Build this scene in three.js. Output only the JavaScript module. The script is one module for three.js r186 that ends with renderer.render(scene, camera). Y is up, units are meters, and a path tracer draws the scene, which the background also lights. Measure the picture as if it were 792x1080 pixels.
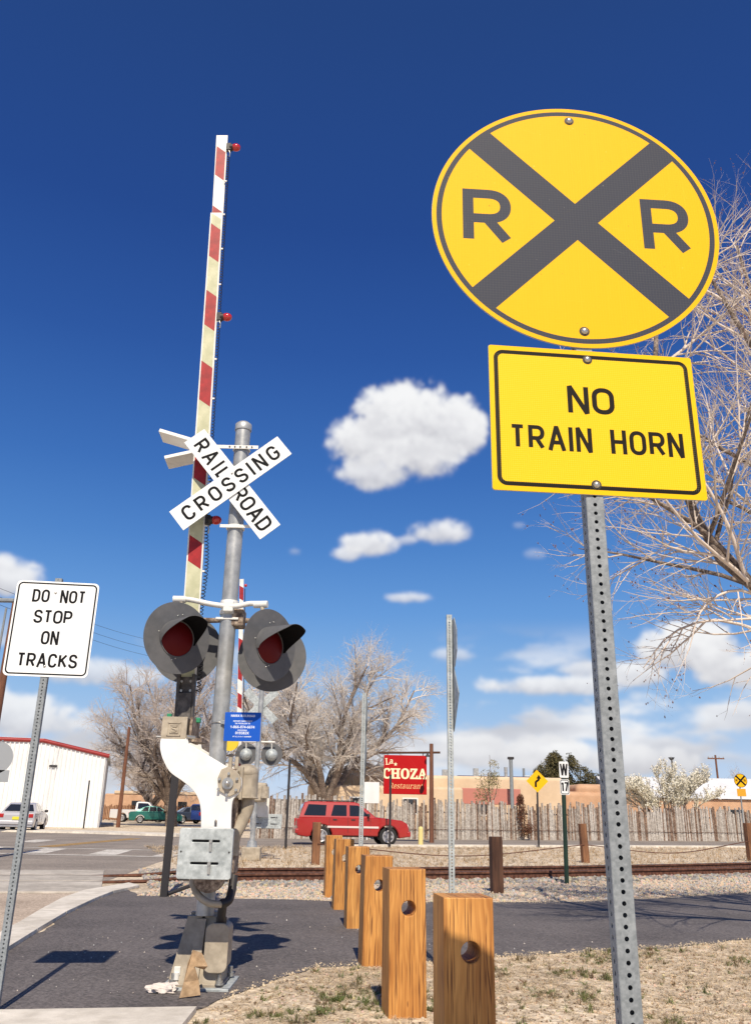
import * as THREE from 'three';
import { mergeGeometries, toCreasedNormals } from 'three/addons/utils/BufferGeometryUtils.js';
import { RoundedBoxGeometry } from 'three/addons/geometries/RoundedBoxGeometry.js';

// ------------------------------------------------------------------ camera, sky, sun, exposure
const scene = new THREE.Scene();
const camera = new THREE.PerspectiveCamera(62.6, 750 / 1024, 0.05, 3000);
camera.position.set(0, 1.3, 0);
camera.rotation.order = 'YXZ';
camera.rotation.set(THREE.MathUtils.degToRad(19.6), 0, THREE.MathUtils.degToRad(1.17));
const renderer = new THREE.WebGLRenderer({ antialias: true });
renderer.setSize(750, 1024);
renderer.toneMapping = THREE.LinearToneMapping;
renderer.toneMappingExposure = 1.12;
renderer.shadowMap.enabled = true;
const sun = new THREE.DirectionalLight(0xfff1dc, 4.6);
sun.position.set(0.08, 1, 0.9).multiplyScalar(60);
sun.castShadow = true;
sun.shadow.mapSize.set(4096, 4096);
Object.assign(sun.shadow.camera, { left: -50, right: 50, top: 50, bottom: -50, near: 1, far: 220 });
scene.add(sun, sun.target);

// ------------------------------------------------------------------ noise helpers
function rng(seed) { let s = seed >>> 0; return () => { s = (s + 0x6D2B79F5) | 0; let t = Math.imul(s ^ (s >>> 15), 1 | s); t = (t + Math.imul(t ^ (t >>> 7), 61 | t)) ^ t; return ((t ^ (t >>> 14)) >>> 0) / 4294967296; }; }
const hash = (x, y, s) => { let h = Math.imul(x, 374761393) ^ Math.imul(y, 668265263) ^ Math.imul(s, 2147483647 - 5); h = Math.imul(h ^ (h >>> 13), 1274126177); return ((h ^ (h >>> 16)) >>> 0) / 4294967296; };
const sm = (t) => t * t * (3 - 2 * t);
function vn(x, y, px, py, s) {       // value noise, periodic when px, py > 0
  const x0 = Math.floor(x), y0 = Math.floor(y), fx = sm(x - x0), fy = sm(y - y0);
  const w = (a, p) => (p ? ((a % p) + p) % p : a);
  const a = hash(w(x0, px), w(y0, py), s), b = hash(w(x0 + 1, px), w(y0, py), s), c = hash(w(x0, px), w(y0 + 1, py), s), d = hash(w(x0 + 1, px), w(y0 + 1, py), s);
  return a + (b - a) * fx + (c - a) * fy + (a - b - c + d) * fx * fy;
}
function fbm(x, y, oct, s, px = 0, py = 0, gain = 0.5) { let v = 0, a = 1, n = 0; for (let i = 0; i < oct; i++) { v += a * vn(x, y, px, py, s + i); n += a; a *= gain; x *= 2; y *= 2; px *= 2; py *= 2; } return v / n; }
const ss = (a, b, x) => { const t = Math.min(1, Math.max(0, (x - a) / (b - a))); return t * t * (3 - 2 * t); };
const mix = (a, b, t) => a + (b - a) * t;
const s2l = (c) => (c <= 0.04045 ? c / 12.92 : Math.pow((c + 0.055) / 1.055, 2.4));

// ------------------------------------------------------------------ sky (air and clouds, all the way round)
{
  const W = 2048, H = 1024, data = new Float32Array(W * H * 4);
  const stops = [[-90, 150, 165, 190], [-1, 190, 207, 230], [0, 205, 221, 240], [3, 186, 209, 237], [7, 150, 189, 231], [12.6, 104, 156, 218], [17, 80, 133, 202], [22, 62, 112, 185], [30, 46, 88, 161], [38, 38, 74, 143], [50, 37, 69, 129], [90, 33, 60, 115]];
  const air = (el) => { let i = 1; while (i < stops.length - 1 && stops[i][0] < el) i++; const a = stops[i - 1], b = stops[i], t = Math.min(1, Math.max(0, (el - a[0]) / (b[0] - a[0]))); return [1, 2, 3].map((k) => s2l(mix(a[k], b[k], t) / 255)); };
  // fair weather cumulus: azimuth, elevation, radii in degrees, softness, density
  const cl = [[2.8, 25.7, 4.3, 3.0, .5, 1], [5.7, 25.3, 2.5, 2.3, .5, 1], [-0.7, 24.3, 3.0, 2.2, .5, 1], [-0.3, 22.3, 2.9, 1.5, .6, .95], [3.0, 23.2, 3.6, 1.8, .6, 1], [.6, 26.2, 2.9, 1.9, .5, 1],
    [-0.4, 17.4, 2.2, 1.0, .7, .95], [-1.8, 16.7, 1.4, .6, .8, .85], [4.7, 18.2, 2.6, 1.05, .75, .92], [2.2, 17.7, 1.2, .35, .9, .55], [2.4, 13.8, 1.8, .42, .9, .75], [-5.6, 16.7, .6, .35, 1, .45], [11.2, 16.6, .9, .5, 1, .3], [10.2, 18.6, .5, .3, 1, .25],
    [-24.6, 13.5, 2.6, 1.6, .6, .95], [20.6, 10.1, 3.8, 1.8, .45, 1], [23.8, 8.8, 3.6, 1.3, .5, 1], [17.2, 8.6, 2.4, 1.0, .6, .95], [12.2, 8.0, 5.5, .8, .7, .92], [11.5, 3.6, 3.4, 1.3, .5, 1], [17, 3.2, 4, 1.2, .5, 1], [6.5, 3.8, 2.6, 1.1, .5, .95], [14, 9.0, 2.2, .6, .8, .8], [5.5, 10, 1.6, .5, .9, .6], [-18, 8.0, 4.5, 1.0, .7, .75], [-24, 5.2, 6.0, 1.6, .6, .9]];
  for (let k = 0; k < 26; k++) { const r = [1, 2, 3, 4].map((j) => hash(k, j, 91)); const az = 38 + r[0] * 284; cl.push([az > 180 ? az - 360 : az, 8 + r[1] * 20, 1.5 + r[2] * 4, .6 + r[3] * 2, .6, .9]); }
  for (let j = 0; j < H; j++) {
    const el = ((j + .5) / H - .5) * 180, base = air(el), ce = Math.cos(el * Math.PI / 180);
    for (let i = 0; i < W; i++) {
      let az = ((i + .5) / W - .25) * 360; if (az > 180) az -= 360;
      let [r, g, b] = base;
      if (el > -1 && el < 34) {
        const n = fbm(az * .55 + 400, el * .75 + 50, 5, 7, 0, 0, .58) - .5, n2 = fbm(az * 1.9 + 700, el * 2.3 + 20, 4, 27, 0, 0, .6) - .5;
        let al = 0, lit = 0;
        for (const [ca, ecl, ra, re, soft, den] of cl) {
          let da = az - ca; if (da > 180) da -= 360; if (da < -180) da += 360;
          const x = da / ra, y = (el - ecl) / re; if (x * x + y * y > 3.2) continue;
          const d = 1 - (x * x + (y < 0 ? y * y * 1.25 : y * y)) + n * 1.2 + n2 * .55;
          const a = ss(-.04, soft * 1.05, d) * den;
          if (a > 0) { lit = (lit * al + a * ss(-1.35, .75, y + n2 * .8 + n * .9)) / (al + a); al = al + a - al * a; }
        }
        // long flat banks low over the horizon
        const m = fbm(az * .16 + 90, el * .5 + 12, 6, 55, 0, 0, .58);
        const bank = ss(.46, .68, m + .15 * ss(8, 1, el) - .04 + .1 * n) * ss(12.5, 8, el) * ss(-1, 1.2, el) * .9;
        if (bank > 0) { const l2 = ss(.25, .8, fbm(az * .2 + 30, el * .9 - .35, 4, 77) + .08 * n2); lit = (lit * al + bank * (.25 + .75 * l2)) / (al + bank); al = al + bank - al * bank; }
        const L = mix(.5, .93, lit), cr = L * .985, cg = L * .99, cb = L * mix(1.07, 1.0, lit);
        r = mix(r, cr, al); g = mix(g, cg, al); b = mix(b, cb, al);
      }
      const o = (j * W + i) * 4; data[o] = r; data[o + 1] = g; data[o + 2] = b; data[o + 3] = 1;
    }
  }
  const t = new THREE.DataTexture(data, W, H, THREE.RGBAFormat, THREE.FloatType);
  t.mapping = THREE.EquirectangularReflectionMapping; t.magFilter = t.minFilter = THREE.LinearFilter; t.wrapS = THREE.RepeatWrapping; t.needsUpdate = true;
  scene.background = t; scene.environment = t;
}
scene.backgroundIntensity = 0.9; scene.environmentIntensity = 0.9;

// ------------------------------------------------------------------ textures and materials
function tex(n, fn, repeat = 1, srgb = true) {
  const d = new Uint8Array(n * n * 4);
  for (let j = 0; j < n; j++) for (let i = 0; i < n; i++) { const c = fn(i / n, j / n), o = (j * n + i) * 4; d[o] = c[0]; d[o + 1] = c[1]; d[o + 2] = c[2]; d[o + 3] = 255; }
  const t = new THREE.DataTexture(d, n, n, THREE.RGBAFormat); t.wrapS = t.wrapT = THREE.RepeatWrapping; t.magFilter = THREE.LinearFilter; t.minFilter = THREE.LinearMipmapLinearFilter; t.generateMipmaps = true;
  t.repeat.set(repeat, repeat); if (srgb) t.colorSpace = THREE.SRGBColorSpace; t.needsUpdate = true; return t;
}
const clampB = (v) => Math.max(0, Math.min(255, v));
const ramp = (a, b, t) => [0, 1, 2].map((k) => clampB(mix(a[k], b[k], t)));
function grainy(n, a, b, { p = 8, oct = 6, s = 1, gain = .6, speck = 0, contrast = 1.6, size = 1, coarse = .35 } = {}) {
  const f = (u, v) => { const c = fbm(u * p, v * p, oct, s, p, p, gain), c2 = fbm(u * 3, v * 3, 3, s + 40, 3, 3); const sp = hash(Math.floor(u * n), Math.floor(v * n), s + 9) - .5; return Math.min(1, Math.max(0, .5 + (c - .5) * contrast + (c2 - .5) * coarse * 2 + sp * speck)); };
  return { map: tex(n, (u, v) => ramp(a, b, f(u, v)), 1 / size), bumpMap: tex(n, (u, v) => { const g = f(u, v) * 255; return [g, g, g]; }, 1 / size, false) };
}
const std = (o) => new THREE.MeshStandardMaterial({ roughness: .8, metalness: 0, side: THREE.DoubleSide, ...o });
const lin = (r, g, b) => new THREE.Color().setRGB(r, g, b);

const M = {};
M.dirt = std({ ...grainy(1024, [162, 146, 124], [240, 226, 203], { p: 70, oct: 5, s: 3, speck: .4, size: 4, gain: .75, contrast: 2.3, coarse: .5 }), bumpScale: .012, roughness: 1 });
M.road = std({ ...grainy(1024, [112, 105, 99], [170, 160, 149], { p: 110, oct: 4, s: 13, speck: .4, size: 3, gain: .8, contrast: 1.7 }), bumpScale: .002, roughness: .95 });
M.chip = std({ ...grainy(1024, [148, 133, 118], [214, 198, 180], { p: 110, oct: 4, s: 113, speck: .4, size: 3, gain: .8, contrast: 1.7 }), bumpScale: .002, roughness: .95 });
M.path = std({ ...grainy(1024, [61, 58, 58], [128, 122, 121], { p: 110, oct: 4, s: 23, speck: .3, size: 2.2, gain: .8, contrast: 1.5, coarse: .28 }), bumpScale: .0015, roughness: .9 });
M.concrete = std({ ...grainy(512, [190, 184, 173], [234, 229, 219], { p: 16, oct: 6, s: 33, speck: .22, size: 2, gain: .65, contrast: 1.2, coarse: .4 }), bumpScale: .004, roughness: .95 });
M.panel = std({ ...grainy(512, [160, 154, 145], [206, 200, 190], { p: 16, oct: 6, s: 34, speck: .25, size: 2, gain: .65, contrast: 1.3, coarse: .5 }), bumpScale: .004, roughness: .95 });
M.paint = std({ ...grainy(512, [170, 165, 156], [235, 232, 226], { p: 24, oct: 6, s: 43, speck: .4, size: 1.5, gain: .7, contrast: 2 }), bumpScale: .001, roughness: .8 });
M.ypaint = std({ ...grainy(512, [150, 128, 88], [214, 160, 66], { p: 24, oct: 6, s: 44, speck: .4, size: 1.5, gain: .7, contrast: 2 }), bumpScale: .001, roughness: .8 });
M.galv = std({ ...grainy(256, [118, 125, 130], [152, 159, 164], { p: 32, oct: 4, s: 53, speck: .15, size: .3, contrast: 1.6, coarse: .15 }), bumpScale: 0, roughness: .6, metalness: .12 });
M.galv2 = std({ ...grainy(256, [150, 158, 160], [206, 214, 216], { p: 14, oct: 5, s: 54, speck: .12, size: .5, contrast: 1.3, coarse: .22 }), bumpScale: 0, roughness: .55, metalness: .25 });
M.alum = std({ ...grainy(256, [150, 154, 156], [190, 193, 194], { p: 8, oct: 5, s: 55, speck: .1, size: .6, contrast: 1.6, coarse: .5 }), bumpScale: .0005, roughness: .45, metalness: .4 });
M.signback = std({ color: lin(.42, .44, .45), roughness: .5, metalness: .4 });
M.tan = std({ ...grainy(256, [150, 140, 124], [188, 178, 160], { p: 8, oct: 5, s: 63, speck: .1, size: .5, contrast: 1.5, coarse: .4 }), bumpScale: .0006, roughness: .6 });
M.tanDirty = std({ ...grainy(256, [92, 76, 66], [176, 160, 142], { p: 10, oct: 5, s: 64, speck: .2, size: .3, contrast: 2.6, coarse: .6 }), bumpScale: .001, roughness: .75 });
M.white = std({ ...grainy(256, [222, 222, 216], [240, 240, 236], { p: 6, oct: 5, s: 73, speck: .06, size: .8, contrast: 1.6, coarse: .5 }), bumpScale: .0004, roughness: .45 });
M.armWhite = std({ ...grainy(256, [222, 223, 220], [244, 245, 244], { p: 5, oct: 6, s: 76, speck: .08, size: .7, contrast: 1.2, coarse: .45, gain: .62 }), bumpScale: .0006, roughness: .5 });
M.bwhite = std({ ...grainy(256, [226, 228, 228], [244, 245, 245], { p: 6, oct: 5, s: 74, speck: .04, size: 3, contrast: 1.4, coarse: .5 }), bumpScale: 0, roughness: .5 });
M.black = std({ color: lin(.02, .02, .022), roughness: .6 });
M.lining = new THREE.MeshPhysicalMaterial({ color: lin(.01, .01, .011), roughness: 1, specularIntensity: .1, side: THREE.DoubleSide });
M.blackPaint = std({ color: lin(.028, .026, .028), roughness: .5 });
M.disc = std({ ...grainy(256, [84, 86, 89], [100, 101, 104], { p: 8, oct: 5, s: 83, speck: .08, size: .5, contrast: 1.5, coarse: .4 }), bumpScale: 0, roughness: .6 });
M.lens = new THREE.MeshPhysicalMaterial({ color: lin(.11, .004, .006), roughness: .55, specularIntensity: .4, side: THREE.DoubleSide });
M.redDome = new THREE.MeshPhysicalMaterial({ color: lin(.5, .02, .02), roughness: .2, clearcoat: .8, side: THREE.DoubleSide });
M.stripeRed = std({ ...grainy(256, [140, 18, 22], [172, 30, 32], { p: 8, oct: 5, s: 93, speck: .1, size: .4, contrast: 1.5, coarse: .4 }), bumpScale: 0, roughness: .45 });
M.stripeCream = std({ ...grainy(256, [182, 184, 150], [206, 206, 174], { p: 8, oct: 5, s: 94, speck: .1, size: .4, contrast: 1.4, coarse: .4 }), bumpScale: 0, roughness: .5 });
M.bolt = std({ color: lin(.5, .5, .48), roughness: .35, metalness: .8 });
M.rust = std({ ...grainy(256, [74, 46, 36], [124, 84, 66], { p: 10, oct: 5, s: 103, speck: .3, size: .5, contrast: 1.8 }), bumpScale: .001, roughness: .85, metalness: .1 });
M.railTop = std({ color: lin(.12, .085, .07), roughness: .5, metalness: .3 });
M.greenPaint = std({ color: lin(.008, .032, .019), roughness: .5 });
M.adobe = std({ ...grainy(512, [184, 146, 116], [206, 170, 140], { p: 10, oct: 5, s: 123, speck: .1, size: 6, contrast: 1.5 }), bumpScale: .01, roughness: .95 });
M.adobePale = std({ ...grainy(512, [204, 180, 150], [220, 198, 170], { p: 10, oct: 5, s: 124, speck: .1, size: 6, contrast: 1.5 }), bumpScale: .01, roughness: .95 });
M.pinkRoof = std({ color: lin(.5, .2, .16), roughness: .8 });
M.redTrim = std({ color: lin(.33, .03, .03), roughness: .5 });
M.glass = new THREE.MeshPhysicalMaterial({ color: lin(.02, .022, .025), roughness: .08, metalness: 0, clearcoat: 1, clearcoatRoughness: .03, side: THREE.DoubleSide });
M.tyre = std({ color: lin(.02, .02, .02), roughness: .9 });
M.rim = std({ color: lin(.55, .55, .56), roughness: .35, metalness: .6 });
M.carRed = new THREE.MeshPhysicalMaterial({ color: lin(.38, .014, .014), roughness: .35, clearcoat: .8, clearcoatRoughness: .08, side: THREE.DoubleSide });
M.bark = std({ ...grainy(256, [92, 80, 72], [164, 150, 138], { p: 16, oct: 5, s: 133, speck: .3, size: .6, contrast: 2 }), bumpScale: .01, roughness: .95 });
M.twig = std({ color: lin(.7, .61, .53), roughness: .9 });
M.twigPale = std({ color: lin(.68, .63, .58), roughness: .9 });
M.twigWarm = std({ color: lin(.58, .51, .46), roughness: .9 });
M.bud = std({ color: lin(.2, .09, .06), roughness: .9 });
const woodMap = (n, a, b, c, s) => tex(n, (u, v) => {
  const wob = fbm(u * 4, v * 3, 3, s, 4, 3) * .16;
  const g = fbm((u + wob) * 40, v * 3, 4, s + 5, 40, 3, .6), rings = .5 + .5 * Math.sin(((u + wob * 1.6) * 9 + fbm(u * 5, v * 2, 2, s + 3, 5, 2)) * 6.283), blot = fbm(u * 5, v * 4, 3, s + 8, 5, 4);
  const kx = [.22, .7, .45][s % 3], ky = [.3, .72, .1][s % 3], k = Math.hypot((u - kx) * 2.2, v - ky), knot = ss(.035, .012, k + .012 * Math.sin(40 * k));
  let col = ramp(a, b, Math.min(1, Math.max(0, .14 + g * .6 + rings * .14 + (blot - .5) * .7)));
  const crack = ss(.012, .002, Math.abs(u - (.5 + .03 * Math.sin(v * 9 + s) + wob * .25))) * ss(.35, .6, fbm(v * 6, 3, 3, s + 70, 6, 0));
  return ramp(col, c, Math.max(knot * .85, crack * .8, ss(.56, .78, fbm(u * 70, v * 4, 3, s + 21, 70, 4, .6)) * .66));
});
M.bollards = [0, 1, 2].map((k) => std({ map: woodMap(512, [152, 94, 38], [228, 170, 94], [74, 38, 16], 200 + k), roughness: .62 }));
M.oldWood = std({ map: woodMap(256, [92, 60, 42], [168, 122, 86], [48, 32, 24], 301), roughness: .9 });
M.darkWood = std({ map: woodMap(256, [58, 38, 30], [112, 78, 60], [34, 22, 18], 302), roughness: .9 });
M.poleWood = std({ map: woodMap(256, [96, 62, 46], [156, 108, 84], [58, 38, 30], 303), roughness: .9 });

// ------------------------------------------------------------------ object helpers
const taken = {};
function numbered(n) { const k = (taken[n] = (taken[n] ?? -1) + 1); return k ? `${n}_${String(k).padStart(3, '0')}` : n; }
function tag(o, label, category, group, kind) { o.userData = { label, category }; if (group) o.userData.group = group; if (kind) o.userData.kind = kind; return o; }
function thing(name, label, category, [x, z] = [0, 0], turn = 0, group) { const g = new THREE.Group(); g.name = numbered(name); g.position.set(x, 0, -z); g.rotation.y = turn; scene.add(g); return tag(g, label, category, group); }
function each(name, list, mat, parent) { for (const q of list) obj(name, q, mat, parent); }
function obj(name, geo, mat, parent, top = false) { const m = new THREE.Mesh(Array.isArray(geo) ? merge(geo) : geo, mat); m.name = top ? numbered(name) : name; m.castShadow = m.receiveShadow = true; (parent ?? scene).add(m); return m; }
function struct(name, geo, mat, label, kind = 'structure') { const m = obj(name, geo, mat, scene, true); m.userData = { kind, label }; return m; }
function merge(list) { return mergeGeometries(list.map((g) => { let h = g.index ? g.toNonIndexed() : g; for (const k of Object.keys(h.attributes)) if (!['position', 'normal', 'uv'].includes(k)) h.deleteAttribute(k); if (!h.attributes.uv) uvm(h); return h; })); }
function uvm(g) {                     // uv in metres, by the way each face points
  if (g.index) { const n = g.toNonIndexed(); g.index = null; for (const k of Object.keys(n.attributes)) g.setAttribute(k, n.attributes[k]); g.clearGroups(); }
  const p = g.attributes.position; if (!g.attributes.normal) g.computeVertexNormals(); const uv = new Float32Array(p.count * 2), a = new THREE.Vector3(), b = new THREE.Vector3(), c = new THREE.Vector3();
  for (let i = 0; i < p.count; i += 3) {
    a.fromBufferAttribute(p, i); b.fromBufferAttribute(p, i + 1); c.fromBufferAttribute(p, i + 2);
    const n = b.clone().sub(a).cross(c.clone().sub(a)), ax = Math.abs(n.x), ay = Math.abs(n.y), az = Math.abs(n.z);
    [a, b, c].forEach((v, k) => { const q = ay >= ax && ay >= az ? [v.x, v.z] : ax >= az ? [v.z, v.y] : [v.x, v.y]; uv[(i + k) * 2] = q[0]; uv[(i + k) * 2 + 1] = q[1]; });
  }
  g.setAttribute('uv', new THREE.BufferAttribute(uv, 2)); return g;
}
const box = (w, h, d, x = 0, y = 0, z = 0, r = 0) => uvm((r ? new RoundedBoxGeometry(w, h, d, 2, r) : new THREE.BoxGeometry(w, h, d)).translate(x, y, z));
const cyl = (r0, r1, h, x = 0, y = 0, z = 0, n = 20) => uvm(new THREE.CylinderGeometry(r1, r0, h, n).translate(x, y + h / 2, z));
function rod(a, b, r, n = 8, r2 = r) { const A = new THREE.Vector3(...a), B = new THREE.Vector3(...b), d = B.clone().sub(A), g = new THREE.CylinderGeometry(r2, r, d.length(), n); g.translate(0, d.length() / 2, 0).applyQuaternion(new THREE.Quaternion().setFromUnitVectors(new THREE.Vector3(0, 1, 0), d.normalize())).translate(A.x, A.y, A.z); return uvm(g); }
const tube = (pts, r, seg = 24, n = 8) => uvm(new THREE.TubeGeometry(new THREE.CatmullRomCurve3(pts.map((p) => new THREE.Vector3(...p))), seg, r, n));
const shape = (pts) => new THREE.Shape(pts.map(([x, y]) => new THREE.Vector2(x, y)));
function extr(sh, d, bevel = 0, seg = 16) { const g = new THREE.ExtrudeGeometry(sh, { depth: d, curveSegments: seg, bevelEnabled: bevel > 0, bevelSize: bevel, bevelThickness: bevel, bevelOffset: -bevel, bevelSegments: 2 }); return uvm(g); }
function rough(poly, amp, step = .11) { const out = []; poly.forEach((a, i) => { const b = poly[(i + 1) % poly.length], d = Math.hypot(b[0] - a[0], b[1] - a[1]), n = Math.min(160, Math.max(1, Math.round(d / step))); for (let k = 0; k < n; k++) { const t = k / n, x = mix(a[0], b[0], t), y = mix(a[1], b[1], t), w = (fbm(x * 3.1 + 40, y * 3.1 + 9, 4, 611, 0, 0, .65) - .5) * 2 * amp; out.push([x + w * (b[1] - a[1]) / d, y - w * (b[0] - a[0]) / d]); } }); return out; }
function flat(poly, y, sub = 0) {     // a level sheet from [X, distance] corners
  const g = new THREE.ShapeGeometry(shape(poly)); g.rotateX(-Math.PI / 2).translate(0, y, 0); g.computeVertexNormals(); return uvm(g);
}
const rrect = (w, h, r) => { const s = new THREE.Shape(), x = -w / 2, y = -h / 2; s.moveTo(x + r, y); s.lineTo(x + w - r, y); s.absarc(x + w - r, y + r, r, -Math.PI / 2, 0); s.lineTo(x + w, y + h - r); s.absarc(x + w - r, y + h - r, r, 0, Math.PI / 2); s.lineTo(x + r, y + h); s.absarc(x + r, y + h - r, r, Math.PI / 2, Math.PI); s.lineTo(x, y + r); s.absarc(x + r, y + r, r, Math.PI, Math.PI * 1.5); return s; };
const circ = (r, cx = 0, cy = 0) => { const s = new THREE.Shape(); s.absarc(cx, cy, r, 0, Math.PI * 2); return s; };
const hole = (r, cx, cy) => { const s = new THREE.Path(); s.absarc(cx, cy, r, 0, Math.PI * 2, true); return s; };
const bolt = (x, y, z, r = .009) => uvm(new THREE.SphereGeometry(r, 10, 6, 0, Math.PI * 2, 0, Math.PI / 2).scale(1, .8, 1).rotateX(Math.PI / 2).translate(x, y, z));

// road sign lettering: single strokes of even width
const G = {
  A: [.7, 'M0 1L.35 0L.7 1M.12 .67L.58 .67'], C: [.62, 'M.6 .27C.58 .08 .48 0 .32 0C.1 0 0 .14 0 .34L0 .66C0 .86 .1 1 .32 1C.48 1 .58 .92 .6 .73'], D: [.62, 'M0 0L0 1L.24 1C.5 1 .6 .86 .6 .66L.6 .34C.6 .14 .5 0 .24 0Z'],
  G: [.64, 'M.6 .27C.58 .08 .48 0 .32 0C.1 0 0 .14 0 .34L0 .66C0 .86 .1 1 .32 1C.5 1 .62 .9 .62 .7L.62 .55L.36 .55'], H: [.6, 'M0 0L0 1M.6 0L.6 1M0 .5L.6 .5'], I: [0, 'M0 0L0 1'], K: [.6, 'M0 0L0 1M.58 0L0 .6M.2 .42L.6 1'], L: [.5, 'M0 0L0 1L.5 1'],
  N: [.6, 'M0 1L0 0L.6 1L.6 0'], O: [.64, 'M.32 0C.1 0 0 .14 0 .34L0 .66C0 .86 .1 1 .32 1C.54 1 .64 .86 .64 .66L.64 .34C.64 .14 .54 0 .32 0Z'], P: [.58, 'M0 1L0 0L.3 0C.48 0 .58 .1 .58 .28C.58 .46 .48 .56 .3 .56L0 .56'], R: [.6, 'M0 1L0 0L.32 0C.5 0 .6 .1 .6 .27C.6 .44 .5 .54 .32 .54L0 .54M.3 .54L.6 1'],
  S: [.6, 'M.58 .24C.56 .08 .46 0 .3 0C.12 0 .02 .1 .02 .25C.02 .42 .12 .46 .3 .5C.48 .54 .6 .6 .6 .76C.6 .92 .48 1 .3 1C.12 1 .02 .92 0 .75'], T: [.56, 'M.28 0L.28 1M0 0L.56 0'], W: [.8, 'M0 0L.18 1L.4 0L.62 1L.8 0'], 1: [.2, 'M0 .2L.2 0L.2 1'], 7: [.5, 'M0 0L.5 0L.2 1'], ' ': [.3, ''],
};
function strokeText(ctx, text, cx, cy, h, { lw = .15, wide = 1, gap = .3, color = '#111' } = {}) {   // centred at cx, cy, cap height h
  const ws = [...text].map((c) => G[c][0] * wide * h), total = ws.reduce((a, b) => a + b, 0) + gap * h * (text.length - 1); let x = cx - total / 2;
  ctx.strokeStyle = color; ctx.lineWidth = lw * h; ctx.lineCap = 'butt'; ctx.lineJoin = 'miter'; ctx.miterLimit = 3;
  const k = 1 - lw;
  [...text].forEach((c, i) => {
    ctx.beginPath(); const q = G[c][1].replace(/([MLCZ])/g, ' $1 ').trim().split(/\s+/); let j = 0;
    const X = (v) => x + v * wide * h, Y = (v) => cy - h / 2 + (c === 'I' || c === 'H' || c === 'N' || c === 'A' ? v : lw / 2 + v * k) * h;
    while (j < q.length && q[0]) { const op = q[j++]; if (op === 'M') ctx.moveTo(X(+q[j++]), Y(+q[j++])); else if (op === 'L') ctx.lineTo(X(+q[j++]), Y(+q[j++])); else if (op === 'C') ctx.bezierCurveTo(X(+q[j++]), Y(+q[j++]), X(+q[j++]), Y(+q[j++]), X(+q[j++]), Y(+q[j++])); else if (op === 'Z') ctx.closePath(); else break; }
    ctx.stroke(); x += ws[i] + gap * h;
  });
}
function printed(wm, hm, ppm, draw, opt = {}) {   // a sheet print, w x h metres
  const c = document.createElement('canvas'); c.width = Math.round(wm * ppm); c.height = Math.round(hm * ppm); const x = c.getContext('2d'); x.scale(ppm, ppm); draw(x);
  const t = new THREE.CanvasTexture(c); t.colorSpace = THREE.SRGBColorSpace; t.anisotropy = 8; t.wrapS = t.wrapT = THREE.ClampToEdgeWrapping;
  return new THREE.MeshPhysicalMaterial({ map: t, roughness: .6, specularIntensity: .3, side: THREE.DoubleSide, ...opt });
}
function face(sh, w, h, seg = 48) { const g = new THREE.ShapeGeometry(sh, seg), p = g.attributes.position, uv = g.attributes.uv; for (let i = 0; i < p.count; i++) uv.setXY(i, p.getX(i) / w + .5, p.getY(i) / h + .5); return g.translate(0, 0, .0014); }
function framed(x, w, h, bg, fg, inset, lw, r, edge) { x.fillStyle = edge ?? bg; x.fillRect(0, 0, w, h); x.strokeStyle = fg; x.lineWidth = lw; x.beginPath(); x.roundRect(inset, inset, w - 2 * inset, h - 2 * inset, r); x.fillStyle = bg; x.fill(); x.stroke(); }
function sheetWear(x, w, h, n, seed, cols) { const r = rng(seed); for (let i = 0; i < n; i++) { x.fillStyle = cols[i % cols.length]; x.globalAlpha = .05 + r() * .1; x.beginPath(); x.ellipse(r() * w, r() * h, r() * .02 + .002, r() * .03 + .002, r() * 3, 0, 7); x.fill(); } x.globalAlpha = 1; }

// perforated square steel post: four walls with a real hole every inch
function perfPost(s, h, y0 = 0, holeFrom = 0, hr = .0056) {
  const t = .0028, out = [];
  for (let k = 0; k < 4; k++) {
    const sh = shape([[-s / 2 + .0035, 0], [s / 2 - .0035, 0], [s / 2 - .0035, h], [-s / 2 + .0035, h]]);
    for (let y = .0127 + Math.max(0, holeFrom); y < h - .01; y += .0254) sh.holes.push(hole(hr, 0, y));
    const g = new THREE.ExtrudeGeometry(sh, { depth: t, bevelEnabled: false, curveSegments: 5 }); g.translate(0, y0, s / 2 - t).rotateY(k * Math.PI / 2); out.push(uvm(g));
    const cor = new THREE.CylinderGeometry(.0035, .0035, h, 8, 1, true, 0, Math.PI / 2).translate(s / 2 - .0035, y0 + h / 2, s / 2 - .0035).rotateY(k * Math.PI / 2); out.push(uvm(cor));
  }
  return merge(out);
}
for (const m of M.bollards) m.map.repeat.set(2.6, .95);
for (const m of [M.oldWood, M.darkWood, M.poleWood]) m.map.repeat.set(4, .8);

// ------------------------------------------------------------------ ground, road, path, kerbs
const trackZ = (X) => (X < -12 ? 18.1 - 4.8 + 1.728 + (X + 12) * .112 : X > 15 ? 18.1 + 6 + 2.7 + (X - 15) * .76 : 18.1 + .4 * X + .012 * X * X);
function trackPt(X, off) { const e = .01, s = (trackZ(X + e) - trackZ(X - e)) / (2 * e), n = Math.hypot(1, s); return [X - s / n * off, trackZ(X) + off / n]; }
struct('ground', flat([[-900, -300], [900, -300], [900, 1500], [-900, 1500]], 0), M.dirt, 'pale tan dirt and dry gravel ground');
const roadPoly = [[-3.0, 1], [-3.76, 9.64], [-4.41, 13.14], [-4.75, 16], [-5.2, 22], [-5.5, 27], [-4.6, 31], [-1.5, 35.2], [2.1, 37.2], [30, 50], [70, 68.5], [70, 78.5], [25, 57.4], [-4.5, 43.9], [-9, 43], [-14, 45], [-60, 47], [-60, 1]];
struct('road', flat(roadPoly, .004), M.road, 'worn grey asphalt road running over the tracks to a side street');
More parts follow.
